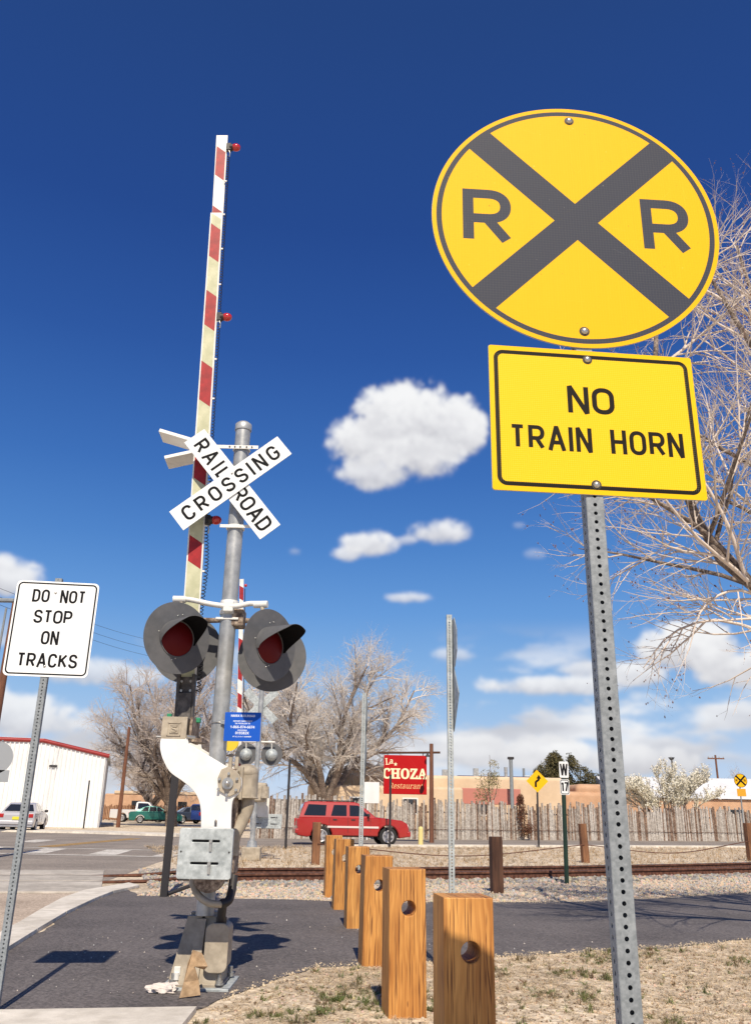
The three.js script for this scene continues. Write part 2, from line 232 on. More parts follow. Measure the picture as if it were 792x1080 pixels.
struct('road_patch', flat([[-3.0, 1.2], [-3.76, 9.64], [-4.41, 13.14], [-4.6, 15.2], [-7.5, 14.6], [-12, 14.4], [-20, 14], [-20, 1.2]], .008), M.chip, 'tan chip-sealed strip of road before the rails');
struct('asphalt_path', flat(rough([[-2.4, 6.3], [-1.16, 6.55], [-1.0, 7.1], [-.8, 7.6], [-.62, 7.95], [-.45, 8.3], [.5, 8.72], [1.61, 9.23], [3.14, 9.92], [4.45, 10.75], [8, 12.6], [16, 17.6], [30, 27], [28, 30], [13.6, 21.6], [7.37, 17.5], [5.4, 16.0], [3.2, 14.75], [1.2, 14.35], [-.55, 14.2], [-2, 14.25], [-3.6, 14.5], [-4.0, 15.3], [-4.1, 15.0], [-3.79, 11.74], [-3.3, 8.5], [-2.75, 6.3]], .09), .006), M.path, 'dark new asphalt trail with flared mouth beside the road');
struct('concrete_sidewalk', extr(shape([[-3.6, 1], [-1.05, 1], [-1.14, 6.5], [-2.9, 6.2]]), .035).rotateX(-Math.PI / 2).translate(0, .003, 0), M.concrete, 'pale concrete pavement slab in the lower left corner');
{ // kerb: a dropped strip of gutter pieces that ends in a curved nose by the rails
  const k = new THREE.Group(); k.name = 'kerb'; k.userData = { kind: 'structure', label: 'pale concrete gutter kerb between road and asphalt path' }; scene.add(k);
  const R = [[-2.6, 5.4], [-3.06, 7.1], [-3.3, 8.5], [-3.55, 10.1], [-3.79, 11.74], [-3.95, 13.4], [-4.02, 14.6], [-3.9, 15.75]], L = [[-3.3, 5.2], [-3.6, 7.4], [-3.72, 9.1], [-3.95, 10.6], [-4.2, 12.0], [-4.42, 13.4], [-4.5, 14.7], [-4.2, 16.2]];
  for (let i = 0; i < R.length - 1; i++) { const sh = (a, b, t) => [mix(a[0], b[0], t), mix(a[1], b[1], t)]; const e = .006; obj('kerb_piece', extr(shape([sh(R[i], R[i + 1], e), sh(L[i], L[i + 1], e), sh(L[i], L[i + 1], 1 - e), sh(R[i], R[i + 1], 1 - e)]), .034, .006).rotateX(-Math.PI / 2).translate(0, .008, 0), M.concrete, k); }
}
{ // far pavement at the corner and the edge strip of the side street
  struct('pavement', extr(shape([[-60, 47.2], [-14.2, 45.1], [-9.2, 43.2], [-8.6, 45], [-13.6, 47.4], [-60, 49.6]]), .1).rotateX(-Math.PI / 2), M.concrete, 'pale concrete pavement along the far side of the street');
  struct('street_edge', extr(shape([[-1.4, 35.0], [2.2, 36.95], [30, 49.7], [70, 68.2], [70, 67.8], [30, 49.3], [2.4, 36.6], [-1.2, 34.6]]), .09).rotateX(-Math.PI / 2), M.concrete, 'thin pale concrete edge along the side street');
}
{ // painted markings
  const mk = new THREE.Group(); mk.name = 'road_markings'; mk.userData = { kind: 'structure', label: 'worn white crossing bars and yellow centre line on road' }; scene.add(mk);
  for (const q of [[[-12.9, 33.2], [-12.2, 33.2], [-12.4, 36], [-13.2, 36]], [[-9.88, 25.9], [-9.2, 25.9], [-9.6, 29], [-10.3, 29]], [[-7.95, 25.8], [-7.15, 25.8], [-7.5, 28.9], [-8.3, 28.9]], [[-11.9, 26], [-11.3, 26], [-11.6, 29.2], [-12.3, 29.2]], [[-6.1, 25.7], [-5.5, 25.7], [-5.6, 28.8], [-6.2, 28.8]]]) obj('crossing_bar', flat(q, .009), M.paint, mk);
  obj('crossing_line', flat([[-16, 25.2], [-5.4, 25.2], [-5.4, 25.5], [-16, 25.55]], .011), M.paint, mk); obj('crossing_line', flat([[-16, 29.3], [-5.5, 28.9], [-5.5, 29.2], [-16, 29.6]], .011), M.paint, mk);
  obj('centre_line', flat([[-10.6, 29.9], [-10.4, 29.9], [-9.9, 39.5], [-10.1, 39.5]], .011), M.ypaint, mk); obj('centre_line', flat([[-10.9, 29.9], [-10.72, 29.9], [-10.25, 39.5], [-10.4, 39.5]], .011), M.ypaint, mk);
  obj('centre_line', flat([[-10.3, 19.4], [-10.15, 19.4], [-10.2, 24.6], [-10.35, 24.6]], .011), M.ypaint, mk);
}
{ // railway: two rails on sleepers, concrete panels where the road crosses
  const tr = new THREE.Group(); tr.name = 'railway_track'; tr.userData = { kind: 'structure', label: 'rust brown single railway track crossing behind the posts' }; scene.add(tr);
  const prof = [[-.07, 0], [.07, 0], [.07, .012], [.012, .03], [.01, .13], [.036, .14], [.036, .168], [.03, .175], [-.03, .175], [-.036, .168], [-.036, .14], [-.01, .13], [-.012, .03], [-.07, .012]];
  const sweep = (off, pr, y0, x0 = -60, x1 = 60) => { const pos = []; const ring = (X) => { const [a, b] = trackPt(X, off), [a2, b2] = trackPt(X, off + 1); const sink = .132 * ss(-2.6, -4.6, X); return pr.map(([u, v]) => [a + (a2 - a) * u, y0 + v - sink, -(b + (b2 - b) * u)]); }; let prev = ring(x0); for (let X = x0 + 1; X <= x1; X += 1) { const cur = ring(X); for (let i = 0; i < pr.length; i++) { const j = (i + 1) % pr.length; pos.push(...prev[i], ...cur[i], ...cur[j], ...prev[i], ...cur[j], ...prev[j]); } prev = cur; } const g = new THREE.BufferGeometry(); g.setAttribute('position', new THREE.Float32BufferAttribute(pos, 3)); g.computeVertexNormals(); return uvm(g); };
  for (const off of [0, 1.5]) { const r = obj('rail', sweep(off, prof, -.01), M.rust, tr); obj('rail_head', sweep(off, [[-.031, 0], [.031, 0], [.031, .003], [-.031, .003]], .1655), M.railTop, r); }
  for (let k = 0; k < 46; k++) { const X = -3.4 + k * .62, [a, b] = trackPt(X, .75), [a2, b2] = trackPt(X, 1.75); const s = obj('sleeper', box(.22, .05, 2.5, 0, .03, 0, .01), M.darkWood, tr); s.position.set(a, -.035, -b); s.rotation.y = Math.atan2(-(a2 - a), (b2 - b)) ; }
  const pan = (X0, X1, o0, o1) => { const A = trackPt(X0, o0), B = trackPt(X1, o0), C = trackPt(X1, o1), D = trackPt(X0, o1); obj('crossing_panel', extr(shape([A, B, C, D]), .024, .004).rotateX(-Math.PI / 2).translate(0, .012, 0), M.panel, tr); };
  for (let X = -4.75; X > -17; X -= 2.44) { pan(X - 2.42, X, .13, 1.37); pan(X - 2.42, X, -2.0, -.07); pan(X - 2.42, X, 1.57, 2.9); }
}

// loose stones of the ballast and the dry grass: nobody could count them
const dummy = new THREE.Object3D(), colr = new THREE.Color();
function scatter(name, label, geo, mat, n, seed, place, shade) {
  const r = rng(seed), mats = [], cols = []; let guard = 0;
  while (mats.length < n && guard++ < n * 6) { const p = place(r); if (!p) continue; dummy.position.set(p[0], p[1], -p[2]); dummy.rotation.set(p[5] ? 0 : r() * 6.3, r() * 6.3, p[5] ? 0 : r() * 6.3); dummy.scale.set(p[3] * (.7 + r() * .6), p[4] * (.7 + r() * .6), p[3] * (.7 + r() * .6)); dummy.updateMatrix(); mats.push(dummy.matrix.clone()); cols.push(shade(r)); }
  const im = new THREE.InstancedMesh(geo, mat, mats.length); mats.forEach((m, i) => { im.setMatrixAt(i, m); im.setColorAt(i, colr.setRGB(...cols[i])); });
  im.name = numbered(name); im.castShadow = im.receiveShadow = true; im.userData = { kind: 'stuff', label }; scene.add(im); return im;
}
const instMat = std({ color: 0xffffff, roughness: 1 });
const rockGeo = new THREE.IcosahedronGeometry(1, 0);
const pathNear = (X) => (X < -.45 ? 8.3 : 8.5 + (X) * .46 + Math.max(0, X - 3) * .06), pathFar = (X) => (X < 1 ? 14.25 : X < 3.2 ? 14.35 + (X - 1.2) * .2 : 14.75 + (X - 3.2) * .64);
const grey = (r, b = .42, s = .3) => { const v = b + (r() - .5) * s, w = .9 + r() * .2; return [v * 1.03 * w, v * .98, v * .92 / w]; };
scatter('ballast_stones', 'loose pale grey ballast stones along the railway track', rockGeo, instMat, 24000, 11, (r) => { const X = -4 + Math.pow(r(), 1.2) * 26, o = -.75 + r() * 4.2 - .3 * (r() < .3); const [a, b] = trackPt(X, o); const s = .022 + r() * .03; return [a, s * .3, b, s, s * .75]; }, (r) => (r() < .3 ? [.38 + r() * .16, .31 + r() * .12, .23 + r() * .09] : grey(r, .27, .22)));
scatter('gravel', 'fine pale gravel strewn over the dirt beside the path', rockGeo, instMat, 16000, 12, (r) => { const X = -3.6 + r() * 18, f = pathFar(X), Z = f + r() * (trackZ(X) - .8 - f); if (Z < f + .05) return null; const s = .008 + r() * r() * .03; return [X, s * .3, Z, s, s * .7]; }, (r) => (r() < .55 ? [.5 + r() * .15, .41 + r() * .1, .3 + r() * .1] : grey(r, .38)));
scatter('path_grit', 'scattered pale grit on the asphalt path', rockGeo, instMat, 160, 13, (r) => { const X = -3.2 + r() * 8, Z = 7 + r() * 7; if (Z < pathNear(X) + .05 && X > -.9) return null; if (X > 3 || Math.hypot(X + .9, Z - 7.3) > .5 + r() * 5) return null; const s = .003 + r() * r() * .008; return [X, .008 + s * .3, Z, s, s * .7]; }, (r) => grey(r, .5));
function tuftGeo(n, h, spread, seed, w) { const r = rng(seed), pos = [], nor = []; for (let i = 0; i < n; i++) { const a = r() * 6.283, l = h * (.5 + r() * .7), lean = spread * (.3 + r()), bx = (r() - .5) * .03, bz = (r() - .5) * .03, cx = Math.cos(a), cz = Math.sin(a), px = -cz * w, pz = cx * w; const mx = bx + cx * lean * .35, mz = bz + cz * lean * .35, tx = bx + cx * lean, tz = bz + cz * lean, my = l * .6; pos.push(bx - px, 0, bz - pz, bx + px, 0, bz + pz, mx + px * .7, my, mz + pz * .7, bx - px, 0, bz - pz, mx + px * .7, my, mz + pz * .7, mx - px * .7, my, mz - pz * .7, mx - px * .7, my, mz - pz * .7, mx + px * .7, my, mz + pz * .7, tx, l, tz); for (let k = 0; k < 9; k++) nor.push(cx * .3, .9, cz * .3); } const g = new THREE.BufferGeometry(); g.setAttribute('position', new THREE.Float32BufferAttribute(pos, 3)); g.setAttribute('normal', new THREE.Float32BufferAttribute(nor, 3)); return g; }
const grassAt = (X, Z) => fbm(X * .9 + 50, Z * .9 + 20, 4, 401);
const inGrass = (X, Z) => (X > -1.02 + .09 * Math.sin(Z * 13) || Z > 8) && Z < pathNear(X) - .02 + .1 * Math.sin(X * 9) + .07 * Math.sin(X * 23) && !(X < -.4 && Z > 6.4 + (X + 1.16) * 2.4);
scatter('dry_grass', 'short dead straw grass on the verge by the posts', tuftGeo(7, .016, .08, 5, .0022), instMat, 16000, 14, (r) => { const X = -1.2 + r() * 9, Z = 5.2 + r() * 8; if (!inGrass(X, Z)) return null; if (r() > ss(.3, .6, grassAt(X, Z)) + .25) return null; const s = .6 + r() * .9; return [X, 0, Z, s, s * (.5 + r()), 1]; }, (r) => { const v = .75 + r() * .5; return [.8 * v, .66 * v, .46 * v]; });
scatter('dry_grass', 'dead grass strip between the tracks and the side street', tuftGeo(6, .05, .1, 6, .004), instMat, 12000, 15, (r) => { const X = -3 + r() * 30, o = 3.2 + r() * 14; const [a, b] = trackPt(X, o); if (b > 36 + a * .457 - .6 || b < 0) return null; const s = .6 + r() * 1.1; return [a, 0, b, s, s * (.5 + r()), 1]; }, (r) => { const v = .75 + r() * .5; return [.8 * v, .64 * v, .44 * v]; });
scatter('green_grass', 'sparse green and brown weed tufts in the dead grass', tuftGeo(16, .035, .06, 7, .0024), instMat, 1900, 16, (r) => { const X = -1.1 + r() * 7.5, Z = 5.4 + r() * 6; if (!inGrass(X, Z)) return null; const g = fbm(X * 2.2 + 9, Z * 2.2 + 70, 3, 431); if (g < .6 && r() > .05) return null; const s = .6 + r() * .8; return [X, 0, Z, s, s * (.6 + r() * .7), 1]; }, (r) => (r() < .55 ? [.17 + r() * .06, .2 + r() * .08, .07] : [.2 + r() * .1, .15 + r() * .06, .09]));
scatter('verge_litter', 'dark brown litter and twig bits strewn over the dry verge', rockGeo, instMat, 5000, 18, (r) => { const X = -1.1 + r() * 8, Z = 5.3 + r() * 7; if (!inGrass(X, Z) || r() > ss(.42, .62, fbm(X * 1.7 + 31, Z * 1.7 + 8, 4, 441)) + .08) return null; const s = .004 + r() * r() * .016; return [X, s * .2, Z, s, s * .45]; }, (r) => { const v = .6 + r() * .8; return [.2 * v, .14 * v, .09 * v]; });
scatter('path_edge_dirt', 'crumbs of dirt and straw spilling over the path edge', rockGeo, instMat, 5200, 19, (r) => { const X = -1.05 + r() * 8.5, e = X < -.45 ? 6.7 + (X + 1.16) * 2.3 : pathNear(X), Z = r() < .62 ? e + (r() + r() + r() - 1.5) * .22 : pathFar(X) + (r() + r() + r() - 1.5) * .25; const s = .003 + r() * r() * .012; return [X, .004 + s * .2, Z, s, s * .6]; }, (r) => { const v = .75 + r() * .5; return [.56 * v, .46 * v, .33 * v]; });
scatter('verge_pebbles', 'small pebbles and clods in the dry verge', rockGeo, instMat, 9000, 17, (r) => { const X = -1.1 + r() * 8, Z = 5.3 + r() * 7; if (!inGrass(X, Z)) return null; const s = .003 + r() * r() * .012; return [X, s * .3, Z, s, s * .7]; }, (r) => [.5 + r() * .15, .4 + r() * .12, .28 + r() * .1]);

// ------------------------------------------------------------------ trees
class Wood {                       // collects tapering limbs and twigs
  constructor() { this.p = []; this.n = []; this.i = []; this.tips = []; }
  limb(pts, rs, sides) {
    const base = this.p.length / 3, T = new THREE.Vector3(), U = new THREE.Vector3(), Vv = new THREE.Vector3(); let ref = new THREE.Vector3(.3, .2, 1);
    pts.forEach((q, k) => {
      T.copy(pts[Math.min(k + 1, pts.length - 1)]).sub(pts[Math.max(0, k - 1)]).normalize(); U.crossVectors(T, ref); if (U.lengthSq() < 1e-4) U.set(1, 0, 0); U.normalize(); Vv.crossVectors(T, U);
      for (let s = 0; s < sides; s++) { const a = s / sides * 6.28319, c = Math.cos(a), d = Math.sin(a), nx = U.x * c + Vv.x * d, ny = U.y * c + Vv.y * d, nz = U.z * c + Vv.z * d; this.p.push(q.x + nx * rs[k], q.y + ny * rs[k], q.z + nz * rs[k]); this.n.push(nx, ny, nz); }
    });
    for (let k = 0; k < pts.length - 1; k++) for (let s = 0; s < sides; s++) { const a = base + k * sides + s, b = base + k * sides + (s + 1) % sides; this.i.push(a, b, a + sides, b, b + sides, a + sides); }
  }
  get empty() { return !this.i.length; }
  geo() { const g = new THREE.BufferGeometry(); g.setAttribute('position', new THREE.Float32BufferAttribute(this.p, 3)); g.setAttribute('normal', new THREE.Float32BufferAttribute(this.n, 3)); g.setIndex(this.i); return uvm(g); }
}
// o: levels of {n, len, ang, seg, wob, up}; grows side branches along a parent polyline
function grow(pts, rs, lvl, L, r, thick, thin, o) {
  const sides = lvl === 0 ? 8 : lvl === 1 ? 6 : lvl === 2 ? 4 : 3; (rs[0] > o.split ? thick : thin).limb(pts, rs, sides);
  if (lvl >= L.length) { thin.tips.push(pts); return; }
  const c = L[lvl], n = Math.round(c.n * (.75 + r() * .5));
  for (let k = 0; k < n; k++) {
    const t = c.from + (1 - c.from) * (k + r() * .9) / n, f = Math.min(t, .999) * (pts.length - 1), i = Math.floor(f), w = f - i, P = pts[i].clone().lerp(pts[i + 1], w), D = pts[i + 1].clone().sub(pts[i]).normalize(), R0 = mix(rs[i], rs[i + 1], w);
    const ax = new THREE.Vector3(r() - .5, r() - .5, r() - .5).cross(D).normalize(); const dir = D.clone().applyAxisAngle(ax, c.ang * (.6 + r() * .8)); dir.y += c.up * r(); dir.normalize();
    const len = c.len * (.5 + r() * .8) * (1 - .45 * t), m = c.seg, q = [P], radii = [Math.min(R0 * .85, c.rad * (.7 + r() * .6))]; const d = dir.clone();
    for (let s = 1; s <= m; s++) { d.x += (r() - .5) * c.wob; d.y += (r() - .5) * c.wob + c.up * .12; d.z += (r() - .5) * c.wob; d.normalize(); q.push(q[s - 1].clone().addScaledVector(d, len / m)); radii.push(radii[0] * (1 - .8 * s / m)); }
    grow(q, radii, lvl + 1, L, r, thick, thin, o);
  }
}
const V = (x, y, z) => new THREE.Vector3(x, y, z);
function smooth(list, n) { const c = new THREE.CatmullRomCurve3(list.map((p) => V(p[0], p[1], p[2]))); return c.getPoints(n); }
function bareTree(label, [X, Z], limbs, L, seed, twigMat, split, group, name = 'bare_tree') {
  const g = thing(name, label, name.includes('bush') ? 'shrub' : 'tree', [X, Z], 0, group), thick = new Wood(), thin = new Wood(), r = rng(seed);
  for (const [list, r0, r1, lvl] of limbs) { const pts = smooth(list, 10); grow(pts, pts.map((_, i) => mix(r0, r1, i / 10)), lvl ?? 0, L, r, thick, thin, { split }); }
  obj('trunk', thick.geo(), M.bark, g); const c = obj('crown', thin.geo(), twigMat, g); return { g, c, thin };
}

// ------------------------------------------------------------------ the yellow advance sign, close to the camera
{
  const g = thing('railroad_warning_sign', 'large round yellow railroad warning sign over yellow no train horn plate on perforated post', 'road sign', [.612, 2.232], THREE.MathUtils.degToRad(2));
  obj('post', perfPost(.0508, 3.5), M.galv, g);
  const yaw = THREE.MathUtils.degToRad(3);
  const rs = new THREE.Group(); rs.name = 'round_sign'; rs.position.set(.004, 3.075, .028); rs.rotation.y = yaw * .4; rs.scale.set(1.008, 1, 1); g.add(rs);
  const mr = printed(.914, .914, 1500, (x) => {
    x.fillStyle = '#efb70f'; x.fillRect(0, 0, 1, 1); x.translate(.457, .457);
    const r = rng(5); for (let i = 0; i < 260; i++) { x.globalAlpha = .05 * r(); x.fillStyle = i % 2 ? '#ffe08a' : '#c98d10'; x.fillRect(-.46 + i * .92 / 260, -.46 + r() * .3, .0022, .3 + r() * .6); } x.globalAlpha = 1;
    const K = '#3c404c'; x.strokeStyle = K; x.lineWidth = .0165; x.beginPath(); x.arc(0, 0, .434, 0, 7); x.stroke();
    x.save(); x.beginPath(); x.arc(0, 0, .436, 0, 7); x.clip(); x.lineWidth = .098; for (const s of [-1, 1]) { x.beginPath(); x.moveTo(-.5 * s, -.5); x.lineTo(.5 * s, .5); x.stroke(); } x.restore();
    strokeText(x, 'R', -.283, .0, .208, { lw: .165, wide: .95, color: K }); strokeText(x, 'R', .287, .0, .208, { lw: .165, wide: .95, color: K });
    x.globalAlpha = .06; x.strokeStyle = '#fff0b0'; x.lineWidth = .0012; for (let i = -.46; i < .46; i += .009) { x.beginPath(); x.moveTo(i, -.46); x.lineTo(i, .46); x.stroke(); x.beginPath(); x.moveTo(-.46, i); x.lineTo(.46, i); x.stroke(); } x.globalAlpha = 1;
    for (let i = 0; i < 220; i++) { x.globalAlpha = .12 + .25 * r(); x.fillStyle = ['#6b5a2a', '#fff2c0', '#4a4030'][i % 3]; x.beginPath(); x.arc((r() - .5) * .9, (r() - .5) * .9, .0006 + r() * r() * .0022, 0, 7); x.fill(); } x.lineWidth = .0008; for (let i = 0; i < 26; i++) { x.globalAlpha = .14; x.strokeStyle = i % 2 ? '#fff6d0' : '#7a6020'; const a = (r() - .5) * .8, b = (r() - .5) * .8, t = r() * 6.3, l = .01 + r() * .05; x.beginPath(); x.moveTo(a, b); x.lineTo(a + Math.cos(t) * l, b + Math.sin(t) * l); x.stroke(); } x.globalAlpha = 1;
    
  });
  obj('plate', extr(circ(.457), .003, .0006, 64).translate(0, 0, -.0035), M.signback, rs); obj('print', face(circ(.4563), .914, .914, 96), mr, rs);
  for (const y of [.405, -.4]) { obj('bolt', bolt(0, y, .002, .0115), M.bolt, rs); obj('washer', extr(circ(.0155), .002, .0004).translate(0, y, .0002), M.black, rs); }
  const pl = new THREE.Group(); pl.name = 'plate_sign'; pl.position.set(.018, 2.378, .028); pl.rotation.y = yaw; g.add(pl);
  const mp = printed(.62, .46, 2000, (x) => {
    framed(x, .62, .46, '#ecc012', '#1c1813', .0215, .0125, .022);
    x.globalAlpha = .26; x.strokeStyle = '#fff6a8'; x.lineWidth = .0011; for (let i = 0; i < .62; i += .0062) { x.beginPath(); x.moveTo(i, .025); x.lineTo(i, .435); x.stroke(); } for (let i = .03; i < .43; i += .0062) { x.beginPath(); x.moveTo(.025, i); x.lineTo(.6, i); x.stroke(); } x.globalAlpha = 1;
    strokeText(x, 'NO', .3, .165, .086, { lw: .17, wide: .95, gap: .28, color: '#1c1813' }); strokeText(x, 'TRAIN', .175, .293, .076, { lw: .162, wide: .76, gap: .28, color: '#1c1813' }); strokeText(x, 'HORN', .458, .293, .076, { lw: .162, wide: .76, gap: .28, color: '#1c1813' });
  });
  obj('plate', extr(rrect(.62, .46, .008), .003, .0006).translate(0, 0, -.0035), M.signback, pl); obj('print', face(rrect(.6186, .4586, .0075), .62, .46), mp, pl);
  for (const y of [.2, -.2]) { obj('bolt', bolt(-.012, y, .002, .0105), M.bolt, pl); obj('washer', extr(circ(.0145), .002, .0004).translate(-.012, y, .0002), M.black, pl); }
}
// ------------------------------------------------------------------ the white sign by the road
{
  const g = thing('regulatory_sign', 'white do not stop on tracks sign with black border on perforated post', 'road sign', [-2.432, 6.33], THREE.MathUtils.degToRad(7));
  obj('post', perfPost(.0508, 2.95), M.galv, g);
  const s = new THREE.Group(); s.name = 'sign_panel'; s.position.set(.008, 2.558, .029); g.add(s);
  const W = .61, H = .725;
  obj('plate', extr(rrect(W, H, .038), .003, .0006).translate(0, 0, -.0035), M.signback, s);
  obj('print', face(rrect(W - .001, H - .001, .0375), W, H), printed(W, H, 1300, (x) => {
    framed(x, W, H, '#f2f6f7', '#17171a', .0185, .0115, .03); const K = { lw: .165, wide: .68, gap: .24, color: '#121215' };
    strokeText(x, 'DO', .19, .115, .1, K); strokeText(x, 'NOT', .425, .115, .1, K); strokeText(x, 'STOP', W / 2 - .005, .275, .103, { ...K, wide: .78 }); strokeText(x, 'ON', W / 2 - .005, .435, .103, K); strokeText(x, 'TRACKS', W / 2, .605, .105, { ...K, wide: .74, gap: .25 });
  }), s);
  for (const y of [.275, -.285]) obj('bolt', bolt(-.012, y, .002, .01), M.bolt, s);
}

// ------------------------------------------------------------------ crossing signals
const D2R = THREE.MathUtils.degToRad;
function flasher(parent, [x, y, z], yaw, back) {        // lamp on its round dark background, with hood; back: the housing behind
  const f = new THREE.Group(); f.name = 'flasher'; f.position.set(x, y, z); f.rotation.y = yaw; parent.add(f);
  const ring = circ(.305); ring.holes.push(hole(.15, 0, -.01));
  obj('background_disc', extr(ring, .004, .001, 40).translate(0, 0, -.005), M.disc, f);
  const lens = new THREE.SphereGeometry(.3, 28, 10, 0, Math.PI * 2, 0, Math.asin(.152 / .3)).rotateX(Math.PI / 2).translate(0, -.01, -.3 * Math.cos(Math.asin(.152 / .3)) + .0); obj('lens', uvm(lens), M.lens, f);
  obj('lens_rim', uvm(new THREE.TorusGeometry(.153, .006, 8, 40).translate(0, -.01, .003)), M.disc, f);
  // hood: a sheet bent round the upper part of the lens, longest on top
  const pos = [], nu = 40, nv = 8, R = .16, a0 = D2R(-14), a1 = D2R(194); const P = (u, v, off) => { const a = mix(a0, a1, u), t = Math.abs(u - .5) * 2, len = mix(.315, .03, Math.pow(ss(.34, 1.04, t), .9)); return [Math.cos(a) * (R + off), Math.sin(a) * (R + off) - .01 - .04 * len * v, v * len]; };
  const lining = []; for (const off of [0, .003]) for (let i = 0; i < nu; i++) for (let j = 0; j < nv; j++) { const A = P(i / nu, j / nv, off), B = P((i + 1) / nu, j / nv, off), C = P((i + 1) / nu, (j + 1) / nv, off), E = P(i / nu, (j + 1) / nv, off); (off ? pos : lining).push(...A, ...B, ...C, ...A, ...C, ...E); }
  for (let i = 0; i < nu; i++) { const A = P(i / nu, 1, 0), B = P((i + 1) / nu, 1, 0), C = P((i + 1) / nu, 1, .003), E = P(i / nu, 1, .003); pos.push(...A, ...B, ...C, ...A, ...C, ...E); }
  let hg = new THREE.BufferGeometry(); hg.setAttribute('position', new THREE.Float32BufferAttribute(pos, 3)); hg = toCreasedNormals(hg, .7); const hd = obj('hood', uvm(hg), M.disc, f); let lg = new THREE.BufferGeometry(); lg.setAttribute('position', new THREE.Float32BufferAttribute(lining, 3)); obj('hood_lining', uvm(toCreasedNormals(lg, .7)), M.lining, f);
  obj('housing', [uvm(new THREE.SphereGeometry(.165, 24, 12, 0, Math.PI * 2, 0, Math.PI / 2).rotateX(-Math.PI / 2).translate(0, -.01, -.03)), uvm(new THREE.CylinderGeometry(.17, .17, .03, 28).rotateX(Math.PI / 2).translate(0, -.01, -.02))], back, f);
  for (const [bx, by] of [[.03, .2], [-.015, .185], [-.172, .03], [.172, .02], [-.03, -.19], [.0, -.175]]) obj('screw', bolt(bx, by, .001, .007), M.bolt, f);
  return f;
}
function board(parent, name, len, w, ang, z, words) {
  const b = new THREE.Group(); b.name = name; b.position.set(0, 0, z); b.rotation.z = ang; parent.add(b);
  obj('plank', extr(rrect(len, w, .004), .004, .0008).translate(0, 0, -.005), M.signback, b);
  const m = words ? printed(len, w, 900, (x) => { x.fillStyle = '#e9eef0'; x.fillRect(0, 0, 2, 1); sheetWear(x, len, w, 60, 4, ['#9aa', '#fff']); for (const [t, cx, gap] of words) strokeText(x, t, cx, w / 2, .15, { lw: .165, wide: .85, gap, color: '#0e0f11' }); }) : M.white;
  obj('print', face(rrect(len - .001, w - .001, .0035), len, w), m, b); return b;
}
{
  const g = thing('crossing_signal', 'near railroad crossing signal with white crossbuck, two red flashers and raised striped gate arm', 'crossing signal', [-1.29, 7.4]);
  obj('mast', [cyl(.0715, .0715, 4.27, 0, .5, 0, 32)], M.alum, g);
  obj('mast_cap', [uvm(new THREE.LatheGeometry([[.0, 4.83], [.05, 4.825], [.078, 4.80], [.08, 4.76], [.079, 4.735], [.0745, 4.735]].map(([a, b]) => new THREE.Vector2(a, b)), 32))], M.alum, g);
  // cast base: flared split pedestal, cable box with rounded cover, plate with bolts
  const prism = (b0, b1, h, y) => { const q = []; const [w0, d0, x0, z0] = b0, [w1, d1, x1, z1] = b1; const c = (w, d, x, z, yy) => [[x - w / 2, yy, z + d / 2], [x + w / 2, yy, z + d / 2], [x + w / 2, yy, z - d / 2], [x - w / 2, yy, z - d / 2]]; const A = c(w0, d0, x0, z0, y), B = c(w1, d1, x1, z1, y + h); for (let i = 0; i < 4; i++) { const j = (i + 1) % 4; q.push(...A[i], ...A[j], ...B[j], ...A[i], ...B[j], ...B[i]); } q.push(...B[0], ...B[1], ...B[2], ...B[0], ...B[2], ...B[3]); const m = new THREE.BufferGeometry(); m.setAttribute('position', new THREE.Float32BufferAttribute(q, 3)); m.computeVertexNormals(); return uvm(m); };
  const base = new THREE.Group(); base.name = 'base'; base.position.z = -.1; g.add(base);
  obj('pedestal_half', [prism([.185, .4, -.13, .02], [.115, .23, -.072, 0], .46, .035), box(.2, .035, .42, -.13, .02, .02, .008)], M.tan, base);
  obj('pedestal_half', [prism([.2, .4, .08, .02], [.115, .23, .062, 0], .46, .035), box(.215, .035, .42, .09, .02, .02, .008)], M.tan, base);
  obj('pedestal_rib', prism([.085, .34, -.03, .09], [.07, .2, -.012, .06], .44, .04), M.tan, base);
  obj('collar', [cyl(.098, .088, .03, 0, .49, 0, 28), box(.25, .03, .06, 0, .5, 0, .006)], M.tan, base);
  const cv = rrect(.165, .33, .05); obj('cable_box', extr(cv, .24, .012, 10).translate(.135, .29, .0), M.tan, base); obj('cable_box_lid', extr(rrect(.18, .345, .055), .018, .006, 10).translate(.135, .29, .245), M.tan, base);
  obj('base_plate', [box(.5, .02, .06, .01, .012, .3, .004), box(.06, .02, .5, -.24, .012, .05, .004), box(.06, .02, .5, .23, .012, .05, .004), box(.5, .02, .06, .01, .012, -.2, .004)], M.galv2, base);
  for (const [x, z] of [[-.19, .2], [.17, .22], [-.19, -.15], [.2, -.15]]) obj('anchor_bolt', [cyl(.016, .016, .075, x, .03, z, 10), cyl(.03, .03, .022, x, .04, z, 6), cyl(.034, .034, .008, x, .034, z, 16)], M.bolt, base);
  obj('lug', [box(.05, .06, .02, -.16, .12, .205, .006), cyl(.02, .02, .05, -.16, .06, .215, 12)], M.white, base);
  obj('conduit', [tube([[-.1, .84, .13], [-.085, .74, .16], [-.02, .655, .2], [.065, .61, .22], [.16, .6, .2]], .027, 30, 10)], M.tan, g);
  obj('conduit', [tube([[.15, .6, .2], [.2, .62, .17], [.215, .68, .12], [.22, .8, .08]], .034, 20, 10), tube([[.17, .62, .2], [.155, .54, .14], [.15, .45, .1]], .034, 14, 10), cyl(.042, .042, .05, .15, .45, .1, 12)], M.blackPaint, g);
  // gate mechanism on the mast
  const mech = new THREE.Group(); mech.name = 'gate_mechanism'; g.add(mech);
  obj('casing', [box(.3, .5, .36, .08, 1.37, -.12, .05), box(.09, .62, .3, .17, 1.1, -.05, .04)], M.tanDirty, mech);
